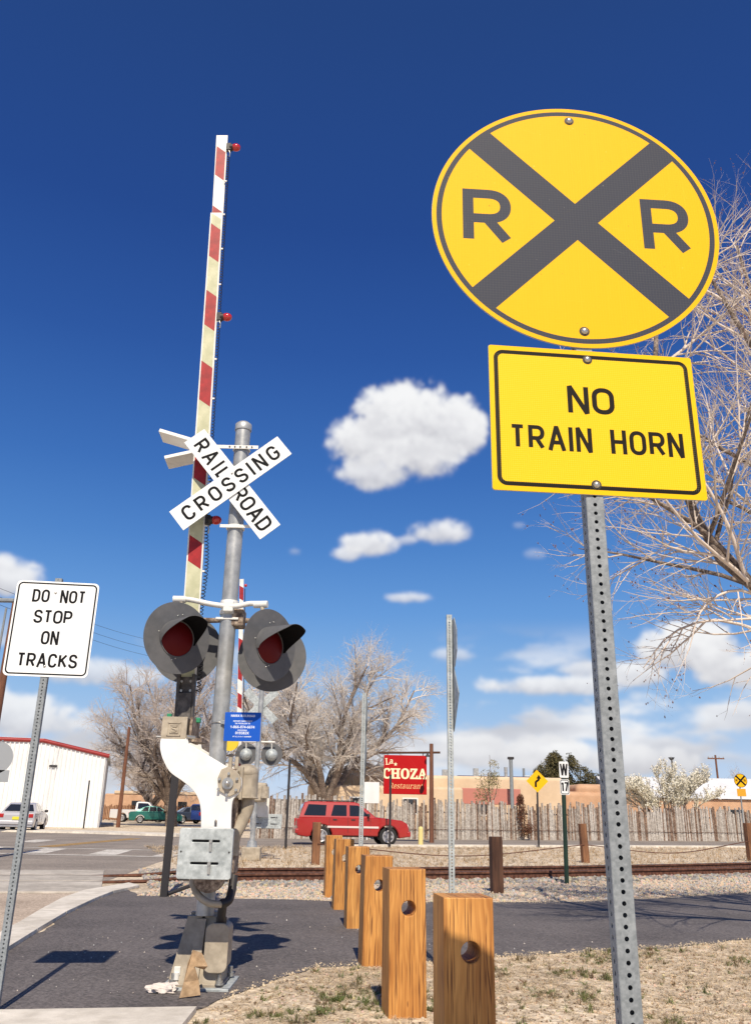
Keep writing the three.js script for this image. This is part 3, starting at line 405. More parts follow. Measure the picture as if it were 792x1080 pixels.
  obj('cover', [uvm(new THREE.SphereGeometry(.1, 20, 12).scale(.95, .75, 1.3).translate(.262, 1.585, .02)), uvm(new THREE.CylinderGeometry(.095, .1, .2, 20).scale(1, 1, 1.3).translate(.262, 1.485, .02)), uvm(new THREE.TorusGeometry(.098, .008, 6, 24).rotateX(Math.PI / 2).scale(1, 1, 1.3).translate(.262, 1.39, .02))], M.tan, mech);
  obj('casing_rib', [box(.02, .2, .25, .2, 1.5, .06, .006), box(.025, .26, .26, .24, 1.5, .05, .008), box(.03, .2, .03, .165, 1.66, -.02, .006), box(.03, .16, .03, .11, 1.66, -.02, .006)], M.tan, mech);
  obj('neck', [tube([[.29, 1.4, .04], [.29, 1.32, .04], [.25, 1.2, .05], [.2, 1.08, .06], [.19, .95, .06]], .05, 24, 14)], M.tan, mech);
  obj('shaft', [rod([.187, 1.487, -.1], [.187, 1.487, .5], .035, 16)], M.bolt, mech);
  obj('brake_drum', [rod([.05, .8, .14], [.05, .8, .24], .12, 28)], M.tanDirty, mech);
  // gate support arm with its hub, counterweight and box
  const arm = new THREE.Group(); arm.name = 'support_arm'; arm.position.set(.036, .036, .2); arm.scale.setScalar(.972); g.add(arm);
  const S = [[-.418, 1.84], [-.421, 1.79], [-.413, 1.74], [-.385, 1.668], [-.319, 1.573], [-.212, 1.504], [-.131, 1.446], [-.075, 1.376], [-.045, 1.283], [-.031, 1.133], [-.02, .95], [.19, .95], [.205, 1.138], [.198, 1.288], [.205, 1.37], [.245, 1.418], [.265, 1.477], [.255, 1.536], [.221, 1.572], [.089, 1.647], [-.056, 1.723], [-.189, 1.794], [-.203, 1.84]];
  const Ss = new THREE.Shape(); Ss.moveTo(...S[0]); Ss.splineThru(S.slice(1, 10).map((p) => new THREE.Vector2(...p))); for (const p of S.slice(10, 12)) Ss.lineTo(...p); Ss.lineTo(...S[12]); Ss.splineThru(S.slice(13, 19).map((p) => new THREE.Vector2(...p))); for (const p of S.slice(19)) Ss.lineTo(...p); Ss.closePath();
  Ss.holes.push(new THREE.Path().setFromPoints([[.07, 1.165], [.09, 1.165], [.09, 1.208], [.08, 1.218], [.07, 1.208]].map((p) => new THREE.Vector2(...p))));
  obj('arm_plate', extr(Ss, .025, .004, 14).translate(0, 0, .285), M.armWhite, arm);
  obj('arm_plate', extr(shape(S), .02, .003, 10).translate(0, 0, -.28), M.white, arm);
  obj('hub_plate', extr(shape([[.144, 1.62], [.215, 1.588], [.245, 1.559], [.26, 1.52], [.263, 1.477], [.25, 1.43], [.175, 1.392], [.085, 1.438], [.071, 1.532], [.096, 1.598]]), .014, .004).translate(0, 0, .315), M.tan, arm);
  for (const [x, y] of [[.161, 1.567], [.229, 1.527], [.227, 1.444], [.155, 1.406], [.086, 1.447], [.09, 1.524]]) obj('hub_bolt', [rod([x, y, .33], [x, y, .352], .012, 6)], M.bolt, arm);
  obj('hub_nut', [rod([.157, 1.492, .33], [.157, 1.492, .35], .045, 24), rod([.157, 1.492, .35], [.157, 1.492, .385], .024, 6), bolt(.157, 1.492, .385, .02)], M.bolt, arm);
  const cw = rrect(.416, .366, .02); for (const [x, y] of [[.031, .09], [.031, -.07]]) cw.holes.push(new THREE.Path().setFromPoints([[x - .105 - .03, y - .009], [x + .075 - .003, y - .009], [x + .075 + .003, y], [x + .075 - .003, y + .009], [x - .105 - .03, y + .009], [x - .105 - .036, y]].map((p) => new THREE.Vector2(...p))));
  const w = obj('counterweight', extr(cw, .045, .004).translate(.033, .973, .36), M.galv2, arm); obj('counterweight_backing', [box(.38, .33, .04, .033, .973, .335)], M.blackPaint, arm);
  for (const y of [1.063, .903]) obj('clamp_bolt', [rod([.073, y, .4], [.073, y, .43], .014, 6), box(.02, .07, .01, .073, y - .04, .416, .003)], M.bolt, arm);
  for (const x of [-.152, .218]) obj('rivet', [rod([x, .985, .40], [x, .985, .412], .007, 8)], M.blackPaint, arm);
  obj('arm_box', [box(.205, .178, .03, -.318, 1.917, .3, .004), box(.18, .17, .2, -.31, 1.915, .19)], M.tan, arm); obj('arm_box_side', [box(.02, .2, .32, -.19, 1.91, .12), box(.1, .03, .28, -.15, 1.83, .1)], M.tanDirty, arm);
  obj('emblem', [box(.108, .008, .008, -.317, 1.957, .318), box(.108, .008, .008, -.317, 1.856, .318), box(.008, .108, .008, -.371, 1.906, .318), box(.008, .108, .008, -.263, 1.906, .318), box(.064, .006, .006, -.317, 1.937, .318), box(.064, .006, .006, -.317, 1.876, .318), box(.006, .064, .006, -.349, 1.906, .318), box(.006, .064, .006, -.285, 1.906, .318), tube([[-.297, 1.925, .317], [-.325, 1.926, .317], [-.335, 1.914, .317], [-.317, 1.906, .317], [-.298, 1.898, .317], [-.308, 1.887, .317], [-.337, 1.887, .317]], .005, 30, 6)], M.tan, arm);
  each('guide_block', [box(.035, .03, .05, -.38, 2.02, .25, .005), box(.04, .04, .06, -.17, 2.0, .1, .005)], std({ color: lin(.03, .27, .13), roughness: .5 }), arm);
  each('cross_bolt', [rod([-.45, 1.99, .3], [-.43, 1.99, .1], .008), rod([-.46, 1.845, .3], [-.42, 1.845, .3], .009), rod([-.21, 1.85, .32], [-.15, 1.845, .28], .014)], M.bolt, arm);
  // the striped gate arm, its lamps and its coiled lead
  const ga = new THREE.Group(); ga.name = 'gate_arm'; ga.position.set(-.315, 2.0, -.05); ga.rotation.z = D2R(1.72); g.add(ga);
  const half = (y) => mix(.0785, .063, y / 6.4), z0 = -.012;
  obj('adapter', [box(.15, .16, .05, 0, .3, .0, .004), box(.12, .26, .1, 0, .11, .02, .006), box(.03, .4, .07, -.065, .2, .02, .004), box(.03, .4, .07, .065, .2, .02, .004), box(.17, .02, .12, 0, .02, .02, .003)], std({ ...grainy(256, [70, 68, 68], [110, 106, 102], { p: 8, oct: 5, s: 66, speck: .2, size: .3, contrast: 2 }), bumpScale: 0, roughness: .6, metalness: .3 }), ga);
  for (const x of [-.04, .04]) for (const y of [.26, .34]) obj('adapter_bolt', [rod([x, y, .02], [x, y, .04], .012, 6)], M.bolt, ga);
  const lower = shape([[-half(.3), .3], [half(.3), .3], [half(5.3), 5.32], [-half(5.3), 5.32]]), upper = shape([[-half(5.3) + .012, 5.2], [half(5.3), 5.2], [half(6.39), 6.39], [-half(6.39), 6.39]]);
  obj('slat', extr(lower, .022, .002).translate(0, 0, z0), M.white, ga); obj('slat', extr(upper, .014, .002).translate(0, 0, z0 - .016), M.white, ga);
  const strip = (y0, y1, mat, z, cut) => { const a = half(y0) - .014, sl = .085; const yb0 = (x) => y0 - (x + a) * sl / .15 * 1.0, q = [[-a, y0], [a, y0 - sl], [a, y1 - sl], [-a, y1]]; if (cut) { q[1][1] = Math.max(q[1][1], cut[0]); q[0][1] = Math.max(q[0][1], cut[0]); q[2][1] = Math.min(q[2][1], cut[1]); q[3][1] = Math.min(q[3][1], cut[1]); } obj('stripe', extr(shape(q), .0016).translate(0, 0, z), mat, ga); };
  const ys = [.34, 1.44, 1.69, 2.26, 2.67, 3.09, 3.52, 3.94, 4.35, 4.77, 5.18, 5.32];   // edges between cream and red, from below
  let red = false; for (let k = 0; k < ys.length - 1; k++) { const top = k === ys.length - 2; strip(ys[k] + .001, ys[k + 1], red ? M.stripeRed : M.stripeCream, z0 + .0245, [.33, 5.31]); red = !red; }
  strip(5.33, 5.43, M.stripeRed, z0 + .0005, [5.33, 6.38]); strip(5.432, 5.845, M.white, z0 + .0005, [5.33, 6.38]); strip(5.846, 6.235, M.stripeRed, z0 + .0005, [5.33, 6.38]); strip(6.236, 6.46, M.white, z0 + .0005, [5.33, 6.38]);
  for (const y of [1.835, 4.03, 6.205]) { const l = new THREE.Group(); l.name = 'arm_lamp'; l.position.set(half(y) + .025, y, .0); ga.add(l); obj('lamp_base', [box(.055, .1, .05, 0, 0, 0, .012), rod([.01, 0, 0], [.045, 0, 0], .038, 16)], M.blackPaint, l); obj('lamp_dome', uvm(new THREE.SphereGeometry(.043, 20, 12).scale(1.25, 1, 1).translate(.075, 0, 0)), M.redDome, l); obj('lamp_tail', tube([[.0, -.05, .01], [.015, -.08, .01], [.01, -.13, .0]], .007, 10, 6), M.bolt, l); }
  const coil = []; for (let k = 0; k <= 176 * 7; k++) { const t = k / (176 * 7), y = .25 + t * 5.85, a = k / 7 * 6.2832, rr = t < .35 ? .017 : .012; coil.push(new THREE.Vector3(half(y) + .022 + rr * Math.cos(a) + (t < .3 ? .012 * Math.sin(t * 40) : 0), y, -.005 + rr * Math.sin(a))); }
  obj('coiled_lead', uvm(new THREE.TubeGeometry(new THREE.CatmullRomCurve3(coil), 176 * 9, .0042, 4)), M.black, ga);
  for (let y = .9; y < 6.2; y += .44) obj('lead_clip', [box(.03, .016, .012, half(y) + .008, y, .006, .002)], M.white, ga);
  // crossbuck
  const cb = new THREE.Group(); cb.name = 'crossbuck'; cb.position.set(-.047, 4.145, .14); g.add(cb);
  board(cb, 'rail_road_board', 1.22, .229, D2R(-50.5), -.008, [['RAIL', .305, .44], ['ROAD', .935, .28]]);
  board(cb, 'crossing_board', 1.22, .229, D2R(39.5), .006, [['CROSSING', .61, .46]]);
  each('crossbuck_bolt', [bolt(.0, .09, .01, .01), bolt(0, -.06, .01, .01)], M.bolt, cb);
  obj('bracket', [box(.46, .035, .006, -.06, 4.53, .085, .002), box(.3, .03, .006, .02, 3.74, .085, .002), uvm(new THREE.TorusGeometry(.077, .008, 6, 24).rotateX(Math.PI / 2).translate(0, 4.53, 0)), uvm(new THREE.TorusGeometry(.077, .01, 6, 24).rotateX(Math.PI / 2).translate(0, 3.74, 0)), uvm(new THREE.TorusGeometry(.076, .006, 6, 24).rotateX(Math.PI / 2).translate(0, 3.76, 0))], M.white, g);
  for (const x of [-.1, -.05, .0, .06, .11]) obj('bracket_rivet', [rod([x, 4.53, .088], [x, 4.53, .094], .008, 8)], M.blackPaint, g);
  const rb = new THREE.Group(); rb.name = 'rear_crossbuck'; rb.position.set(0, 0, -.2); g.add(rb);
  for (const [a, b] of [[[-.84, 4.77], [-.3, 4.6]], [[-.755, 4.47], [-.3, 4.6]]]) { const d = obj('rear_board', box(Math.hypot(b[0] - a[0], b[1] - a[1]), .035, .2, 0, 0, 0, .003), M.white, rb); d.position.set((a[0] + b[0]) / 2, (a[1] + b[1]) / 2, 0); d.rotation.set(D2R(-8), 0, Math.atan2(b[1] - a[1], b[0] - a[0])); }
  // flashers on curved pipe arms
  obj('cross_arm', [tube([[.0, 2.985, .1], [-.15, 3.0, .12], [-.33, 3.03, .14], [-.42, 3.03, .16]], .024, 20, 10), tube([[.0, 2.985, .1], [.1, 2.99, .11], [.2, 3.01, .12], [.33, 3.0, .15]], .024, 20, 10), rod([-.47, 3.025, .16], [-.36, 3.028, .15], .032, 12), rod([.24, 3.0, .13], [.36, 3.0, .15], .032, 12)], M.white, g);
  obj('cross_arm_clamp', [box(.09, .1, .05, .01, 2.985, .1, .012), cyl(.081, .081, .035, 0, 2.93, 0, 28), cyl(.081, .081, .035, 0, 3.02, 0, 28), box(.2, .02, .03, .0, 2.885, .06, .004)], M.white, g);
  obj('cross_arm_box', [box(.13, .16, .16, .08, 2.9, -.02, .02)], M.tanDirty, g);
  obj('cross_arm', [tube([[0, 2.9, -.05], [-.15, 2.9, -.1], [-.38, 2.92, -.18]], .024, 14, 10), tube([[0, 2.9, -.05], [.2, 2.9, -.1], [.4, 2.88, -.18]], .024, 14, 10)], M.tanDirty, g);
  flasher(g, [-.36, 2.655, .33], D2R(40), M.disc); flasher(g, [.42, 2.615, .3], D2R(51), M.disc);
  flasher(g, [-.38, 2.65, -.17], D2R(180 + 6), M.disc); flasher(g, [.39, 2.59, -.17], D2R(180 + 4), M.disc);
  each('lamp_stem', [rod([-.4, 3.03, .15], [-.37, 2.75, .2], .02), rod([.31, 3.0, .14], [.36, 2.72, .18], .02), rod([-.38, 2.92, -.18], [-.38, 2.7, -.12], .02), rod([.4, 2.88, -.18], [.39, 2.65, -.12], .02)], M.tan, g);
  // blue notice
  const bs = new THREE.Group(); bs.name = 'notice_sign'; bs.position.set(.208, 1.955, .1); bs.rotation.y = D2R(2); bs.rotation.z = D2R(.5); g.add(bs);
  obj('plate', extr(rrect(.305, .238, .008), .003, .0006).translate(0, 0, -.0035), M.signback, bs);
  obj('print', face(rrect(.304, .237, .0075), .305, .238), printed(.305, .238, 2400, (x) => {
    x.fillStyle = '#1c59c2'; x.fillRect(0, 0, 1, 1); x.fillStyle = '#eef3fa'; x.textAlign = 'center'; x.textBaseline = 'middle';
    const line = (t, y, h, wt = 'bold') => { x.save(); x.translate(.1525, y); x.scale(h / 20, h / 20); x.font = `${wt} 26px sans-serif`; x.fillText(t, 0, 0); x.restore(); };
    line('NMRX RAILROAD', .03, .0195); line('REPORT EMERGENCY', .074, .0125); line('OR PROBLEM TO', .093, .0125); line('1-866-874-6674', .122, .0225); line('CROSSING', .149, .0125); line('019382K', .171, .0225); line('AT U.S. D.O.T. NUMBER', .2, .011);
  }), bs);
  obj('notice_bracket', [box(.2, .03, .005, .12, 1.99, .085, .001), uvm(new THREE.TorusGeometry(.076, .005, 6, 24).rotateX(Math.PI / 2).translate(0, 1.99, 0))], M.bolt, g);
}
{ // the far signal across the tracks, seen from behind
  const g = thing('crossing_signal', 'far railroad crossing signal seen from behind, left of the bare tree', 'crossing signal', [-3.15, 24.5]);
  obj('mast', [cyl(.07, .07, 4.9, 0, .1, 0, 16), cyl(.2, .12, .5, 0, 0, 0, 12)], M.alum, g);
  const cb = new THREE.Group(); cb.name = 'crossbuck'; cb.position.set(-.02, 4.1, -.09); g.add(cb);
  for (const s of [1, -1]) { const b = obj('crossbuck_board', box(1.22, .22, .01, 0, 0, s * .01), M.galv2, cb); b.rotation.z = s * D2R(44); }
  for (const x of [-.36, .36]) flasher(g, [x, 2.77, -.25], D2R(180), M.galv2);
  for (const x of [-.36, .36]) each('lamp_stem', [rod([x, 3.1, -.1], [x, 2.85, -.2], .02)], M.white, g);
  obj('cross_arm', [rod([-.45, 3.1, -.1], [.45, 3.1, -.1], .025)], M.white, g);
  const ga = new THREE.Group(); ga.name = 'gate_arm'; ga.position.set(-.5, 1.3, -.35); ga.rotation.z = D2R(3.2); g.add(ga);
  obj('slat', extr(shape([[-.075, 0], [.075, 0], [.06, 6.6], [-.06, 6.6]]), .02), M.white, ga);
  for (let k = 0; k < 8; k++) obj('stripe', extr(shape([[-.062, .4 + k * .8], [.062, .32 + k * .8], [.062, .72 + k * .8], [-.062, .8 + k * .8]]), .002).translate(0, 0, .021), M.stripeRed, ga);
  for (const y of [2, 4.2, 6.4]) obj('arm_lamp', uvm(new THREE.SphereGeometry(.05, 12, 8).translate(.12, y, 0)), M.redDome, ga);
  obj('lead', tube([[.1, .2, 0], [.12, 2, 0], [.11, 4, 0], [.1, 6.3, 0]], .012, 10, 4), M.black, ga);
  obj('gate_mechanism', [box(.4, .5, .45, .1, 1.75, -.1, .06), cyl(.12, .1, .3, .28, 1.6, .1, 16)], M.tan, g);
  obj('support_arm', extr(shape([[-.6, 1.5], [-.42, 1.5], [.2, 1.75], [.35, 1.6], [.35, 1.1], [.05, 1.1], [.0, 1.3]]), .025, .004).translate(0, 0, -.45), M.white, g);
  const cw = obj('counterweight', box(.88, .38, .05, .28, 1.0, -.52, .006), M.galv2, g); for (const x of [.06, .5]) for (const y of [1.1, .93]) obj('slot_bolt', box(.18, .02, .01, x, y, -.49), M.blackPaint, g), obj('slot_bolt', box(.02, .09, .012, x + .05, y - .03, -.488), M.bolt, g);
  obj('warning_plate', extr(circ(.25), .004).translate(-.85, 3.1, -.3), std({ color: lin(.75, .55, .03), roughness: .5 }), g);
  obj('base', [box(.5, .35, .4, 0, .17, 0, .03)], M.tan, g);
}
{ // cloth and paper at the foot of the near signal
  const crumple = (w, h, seed, amp) => { const gm = new THREE.PlaneGeometry(w, h, 14, 14), p = gm.attributes.position; for (let i = 0; i < p.count; i++) { const x = p.getX(i), y = p.getY(i); p.setZ(i, (fbm(x * 9 + seed, y * 9, 3, seed) - .5) * amp * 2); p.setX(i, x * (1 - .25 * vn(y * 8, seed, 0, 0, 3))); } gm.computeVertexNormals(); return gm; };
  const t = obj('paper_sack', (() => { const s = [[.02, .0], [.16, .01], [.13, .1], [.1, .19], [.17, .17], [.2, .2], [.13, .27], [.075, .3], [.055, .22], [.04, .1]]; const gm = new THREE.ShapeGeometry(shape(s)); const pos = gm.attributes.position; const big = extr(shape(s), .006, .003); const p = big.attributes.position; for (let i = 0; i < p.count; i++) { const x = p.getX(i), y = p.getY(i); p.setZ(i, p.getZ(i) - y * .25 + .05 * Math.sin(x * 34) + .012 * Math.sin(y * 40)); } big.computeVertexNormals(); return big; })(), std({ ...grainy(256, [156, 130, 100], [200, 172, 138], { p: 10, oct: 5, s: 71, speck: .1, size: .3 }), bumpScale: .001, roughness: .9 }), scene, true);
  t.position.set(-1.36, .01, -6.93); tag(t, 'crumpled tan paper sack leaning on the signal base', 'sack');
  const rg = new THREE.IcosahedronGeometry(.1, 4), p = rg.attributes.position; for (let i = 0; i < p.count; i++) { const v = V(p.getX(i), p.getY(i), p.getZ(i)); const n = Math.abs(fbm(v.x * 17 + 5, v.z * 17 + v.y * 14, 4, 88) - .5) * 2.6 + .55; v.multiplyScalar(n); p.setXYZ(i, v.x * 1.5, Math.max(.002, v.y * .6 + .02 + .03 * (fbm(v.x * 40, v.z * 40, 2, 9) - .5)), v.z * .9); } rg.computeVertexNormals();
  const rag = obj('rag', uvm(rg), std({ color: lin(.68, .62, .58), roughness: 1 }), scene, true); rag.scale.setScalar(.75); rag.position.set(-1.5, .01, -7.1); tag(rag, 'crumpled white rag on the asphalt by the signal base', 'rag');
}

// ------------------------------------------------------------------ wooden bollards with a round hole
{
  const spots = [[.5, 4.78, 8, .895], [.262, 6.48, 10, .925], [.072, 8.45, 9, .918], [-.13, 10.98, 9, .9], [-.36, 12.95, 9, .925], [-.565, 14.7, 9, .928]];
  const words = ['nearest orange wooden bollard with round hole, partly shaded', 'second nearest orange wooden bollard, standing in dry grass', 'third nearest orange wooden bollard, at the edge of the asphalt path', 'fourth nearest orange wooden bollard on the asphalt path', 'fifth nearest orange wooden bollard, second last of the row', 'farthest orange wooden bollard at the end of the row'];
  spots.forEach(([x, z, yaw, h], k) => {
    const w = .262, sh = new THREE.Shape([[-w / 2, 0], [w / 2, 0], [w / 2, h], [-w / 2, h]].map((p) => new THREE.Vector2(...p))); sh.holes.push(hole(.05, .008, h - .252));
    const gm = new THREE.ExtrudeGeometry(sh, { depth: w - .012, bevelEnabled: true, bevelSize: .006, bevelThickness: .006, bevelOffset: -.006, bevelSegments: 2, curveSegments: 20 }).translate(0, 0, -(w - .012) / 2);
    uvm(gm); const uv = gm.attributes.uv; for (let i = 0; i < uv.count; i++) uv.setXY(i, uv.getX(i) + k * .37 + .1, uv.getY(i) + k * .23);
    const m = obj('wooden_bollard', gm, M.bollards[k % 3], scene, true); m.position.set(x, -.002, -(z + .1)); m.rotation.set(0, D2R(yaw), D2R([0, .4, -.5, .3, -.3, .6][k])); tag(m, words[k], 'bollard', 'row of orange wooden bollards');
  });
}
// weathered fence posts by the tracks and their slack cable
function postThing(x, z, w, h, mat, label, lean = 0) { const gm = box(w, h, w * .9, 0, h / 2, 0, w * .06); const m = obj('wooden_post', gm, mat, scene, true); m.position.set(x, -.01, -z); m.rotation.set(D2R(lean * .5), .2, D2R(lean)); tag(m, label, 'post', 'weathered posts along the tracks'); return m; }
postThing(2.265, 16.15, .2, .935, M.darkWood, 'dark brown weathered square post just before the rails', 0);
postThing(-1.35, 23.3, .2, 1.03, M.oldWood, 'brown weathered post in front of the red car', 0);
postThing(6.42, 26.9, .2, 1.1, M.oldWood, 'leaning orange-brown post beyond the rails by the green post', 2.5);
postThing(12.75, 30.2, .24, 1.2, M.oldWood, 'brown post at the right edge beyond the rails', 0);
{ const pts = []; for (const [a, b] of [[[6.4, .5, -26.8], [12.7, .62, -30.1]], [[12.7, .62, -30.1], [20, .5, -34]], [[-1.3, .5, -23.2], [6.4, .5, -26.8]]]) { pts.push(tube([a, [(a[0] + b[0]) / 2, (a[1] + b[1]) / 2 - .3, (a[2] + b[2]) / 2], b], .014, 20, 5)); } tag(obj('barrier_cable', pts, M.rust, scene, true), 'slack rusty cable strung between the posts beyond the rails', 'cable'); }

// trail signs seen almost edge-on
function octagon(r) { return shape(Array.from({ length: 8 }, (_, i) => [Math.cos((i + .5) * Math.PI / 4) * r, Math.sin((i + .5) * Math.PI / 4) * r])); }
function trailSign(x, z, h, oy, dy, label, yaw, s) {
  const g = thing('trail_sign', label, 'sign post', [x, z], 0, 'edge-on trail signs'); obj('post', perfPost(s, h, 0, 0, .0075), M.galv2, g);
  const o = new THREE.Group(); o.name = 'octagonal_sign'; o.position.set(s / 2 + .006, oy, 0); o.rotation.y = Math.PI / 2 + yaw; g.add(o); obj('plate', extr(octagon(.247), .003, .0006), M.galv2, o); obj('print', face(octagon(.243), .5, .5).translate(0, 0, .005), std({ color: lin(.5, .02, .02), roughness: .4 }), o);
  const d = new THREE.Group(); d.name = 'diamond_sign'; d.position.set(s / 2 + .006, dy, 0); d.rotation.y = Math.PI / 2 + yaw; g.add(d); const dm = (r) => shape([[r, 0], [0, r], [-r, 0], [0, -r]]); obj('plate', extr(dm(.31), .003, .0006), M.galv2, d); obj('print', face(dm(.305), .62, .62).translate(0, 0, .005), std({ color: lin(.8, .55, .03), roughness: .4 }), d);
}
trailSign(.712, 7.8, 3.06, 2.79, 2.30, 'tall perforated post with sign plates seen edge-on, behind nearest bollard', .06, .0508);
trailSign(-.1, 11.5, 2.8, 2.52, 2.02, 'perforated post with sign plates seen edge-on, in front of red car', .05, .056);

{ // milepost
  const g = thing('milepost', 'dark green post with two small white railroad plates by the rails', 'sign post', [4.03, 18.6], D2R(4));
  obj('post', [rod([0, 0, 0], [.06, 2.4, -.05], .045, 10)], M.greenPaint, g);
  const plate = (y, w, h, fn) => { const s = new THREE.Group(); s.name = 'plate_sign'; s.position.set(.06, y, .01); g.add(s); obj('plate', extr(rrect(w, h, .03), .003).translate(0, 0, -.004), M.signback, s); obj('print', face(rrect(w, h, .03), w, h), printed(w, h, 700, fn), s); };
  plate(2.22, .2, .33, (x) => { x.fillStyle = '#e6e9ea'; x.fillRect(0, 0, 1, 1); strokeText(x, 'W', .1, .165, .27, { lw: .13, wide: .62, color: '#17171b' }); });
  plate(1.87, .2, .31, (x) => { framed(x, .2, .31, '#e6e9ea', '#17171b', .018, .014, .03); strokeText(x, '17', .1, .155, .2, { lw: .17, wide: .6, gap: .2, color: '#17171b' }); });
}
{ // yellow curve sign
  const g = thing('curve_sign', 'small yellow diamond sign with curving arrow on thin dark post', 'road sign', [7.28, 38.5], D2R(-6)); const y = 2.7;
  obj('post', [rod([-.05, 0, 0], [0, 3.0, 0], .04, 8)], M.blackPaint, g);
  const r = .47, sh = shape([[r, 0], [0, r], [-r, 0], [0, -r]]); const s = new THREE.Group(); s.name = 'diamond_sign'; s.position.set(0, y, .05); g.add(s); obj('plate', extr(sh, .004).translate(0, 0, -.005), M.signback, s);
  obj('print', face(sh, .94, .94), printed(.94, .94, 400, (x) => { x.fillStyle = '#efb81a'; x.fillRect(0, 0, 1, 1); x.strokeStyle = '#1c1813'; x.lineWidth = .09; x.beginPath(); x.moveTo(.4, .72); x.lineTo(.4, .56); x.bezierCurveTo(.4, .44, .54, .48, .54, .36); x.stroke(); x.fillStyle = '#1c1813'; x.beginPath(); x.moveTo(.43, .37); x.lineTo(.65, .37); x.lineTo(.54, .2); x.fill(); }), s);
}
{ // far round railroad sign on the right
  const g = thing('railroad_warning_sign', 'tiny far round yellow railroad sign with orange plate at right edge', 'road sign', [23.35, 56]);
  obj('post', [rod([0, 0, 0], [.1, 4.0, 0], .045, 8)], M.galv, g);
  const s = new THREE.Group(); s.name = 'round_sign'; s.position.set(.15, 3.62, .06); g.add(s); obj('plate', extr(circ(.42), .004).translate(0, 0, -.006), M.signback, s); obj('print', face(circ(.42), .84, .84), printed(.84, .84, 300, (x) => { x.fillStyle = '#efb81a'; x.fillRect(0, 0, 1, 1); x.strokeStyle = '#1c1813'; x.lineWidth = .11; x.beginPath(); x.moveTo(.1, .1); x.lineTo(.74, .74); x.moveTo(.74, .1); x.lineTo(.1, .74); x.stroke(); x.lineWidth = .03; x.beginPath(); x.arc(.42, .42, .4, 0, 7); x.stroke(); strokeText(x, 'R', .16, .42, .16, { lw: .22, color: '#1c1813' }); strokeText(x, 'R', .68, .42, .16, { lw: .22, color: '#1c1813' }); }), s);
  obj('plate_sign', extr(rrect(.56, .46, .03), .006).translate(.12, 2.9, .05), std({ color: lin(.72, .36, .02), roughness: .5 }), g);
}
{ // dark steel posts
  const steel = (x, z, h, r, label) => { const m = obj('steel_post', [rod([0, 0, 0], [0, h, 0], r, 8), rod([0, h, 0], [0, h + .02, 0], r * 1.2, 8)], M.blackPaint, scene, true); m.position.set(x, 0, -z); tag(m, label, 'post'); return m; };
  steel(-2.9, 31.7, 3.0, .045, 'tall thin black steel post left of the red car');
  steel(.82, 35.4, 2.7, .045, 'black steel post in front of the red car and red sign');
  const g = thing('steel_post', 'black steel channel post behind the near signal on the path edge', 'post', [-3.14, 14.25]); obj('channel', [box(.11, 2.35, .02, 0, 1.175, .03, .004), box(.02, 2.35, .07, -.045, 1.175, 0, .004), box(.02, 2.35, .07, .045, 1.175, 0, .004)], M.blackPaint, g); obj('foot', [rod([.05, .04, -.05], [.55, .22, -.5], .03), rod([.1, .22, -.5], [.9, .22, -.5], .02)], M.blackPaint, g);
  const y = obj('yellow_bollard', [cyl(.1, .1, .68, 0, 0, 0, 16), uvm(new THREE.SphereGeometry(.1, 16, 8, 0, 6.3, 0, Math.PI / 2).translate(0, .68, 0))], std({ color: lin(.72, .6, .25), roughness: .6 }), scene, true); y.position.set(2.1, 0, -36.6); tag(y, 'short pale yellow steel bollard right of the red car', 'bollard');
}
// ------------------------------------------------------------------ vehicles
function loft(poly, hw, bev) {           // a closed side outline swept across the car, narrower where hw(y) says
  const n = poly.length, cx = poly.reduce((a, p) => a + p[0], 0) / n, cy = poly.reduce((a, p) => a + p[1], 0) / n, pos = [];
  const inn = poly.map((p, i) => { const a = poly[(i + n - 1) % n], b = poly[(i + 1) % n], tx = b[0] - a[0], ty = b[1] - a[1], l = Math.hypot(tx, ty) || 1; return [p[0] - ty / l * bev * -1 * orient, p[1] + tx / l * bev * -1 * orient]; }, 0);
  const ring = (q, s) => q.map((p) => [p[0], p[1], s * hw(p[1])]), rings = [inn.map((p) => [p[0], p[1], hw(p[1])]), poly.map((p) => [p[0], p[1], hw(p[1]) - bev]), poly.map((p) => [p[0], p[1], -hw(p[1]) + bev]), inn.map((p) => [p[0], p[1], -hw(p[1])])];
  for (let k = 0; k < 3; k++) for (let i = 0; i < n; i++) { const j = (i + 1) % n; pos.push(...rings[k][i], ...rings[k][j], ...rings[k + 1][j], ...rings[k][i], ...rings[k + 1][j], ...rings[k + 1][i]); }
  const tri = THREE.ShapeUtils.triangulateShape(inn.map((p) => new THREE.Vector2(...p)), []); for (const t of tri) for (const R of [rings[0], rings[3]]) for (const v of t) pos.push(...R[v]);
  let g = new THREE.BufferGeometry(); g.setAttribute('position', new THREE.Float32BufferAttribute(pos, 3)); g = toCreasedNormals(g, .6); return uvm(g);
}
const orient = -1;
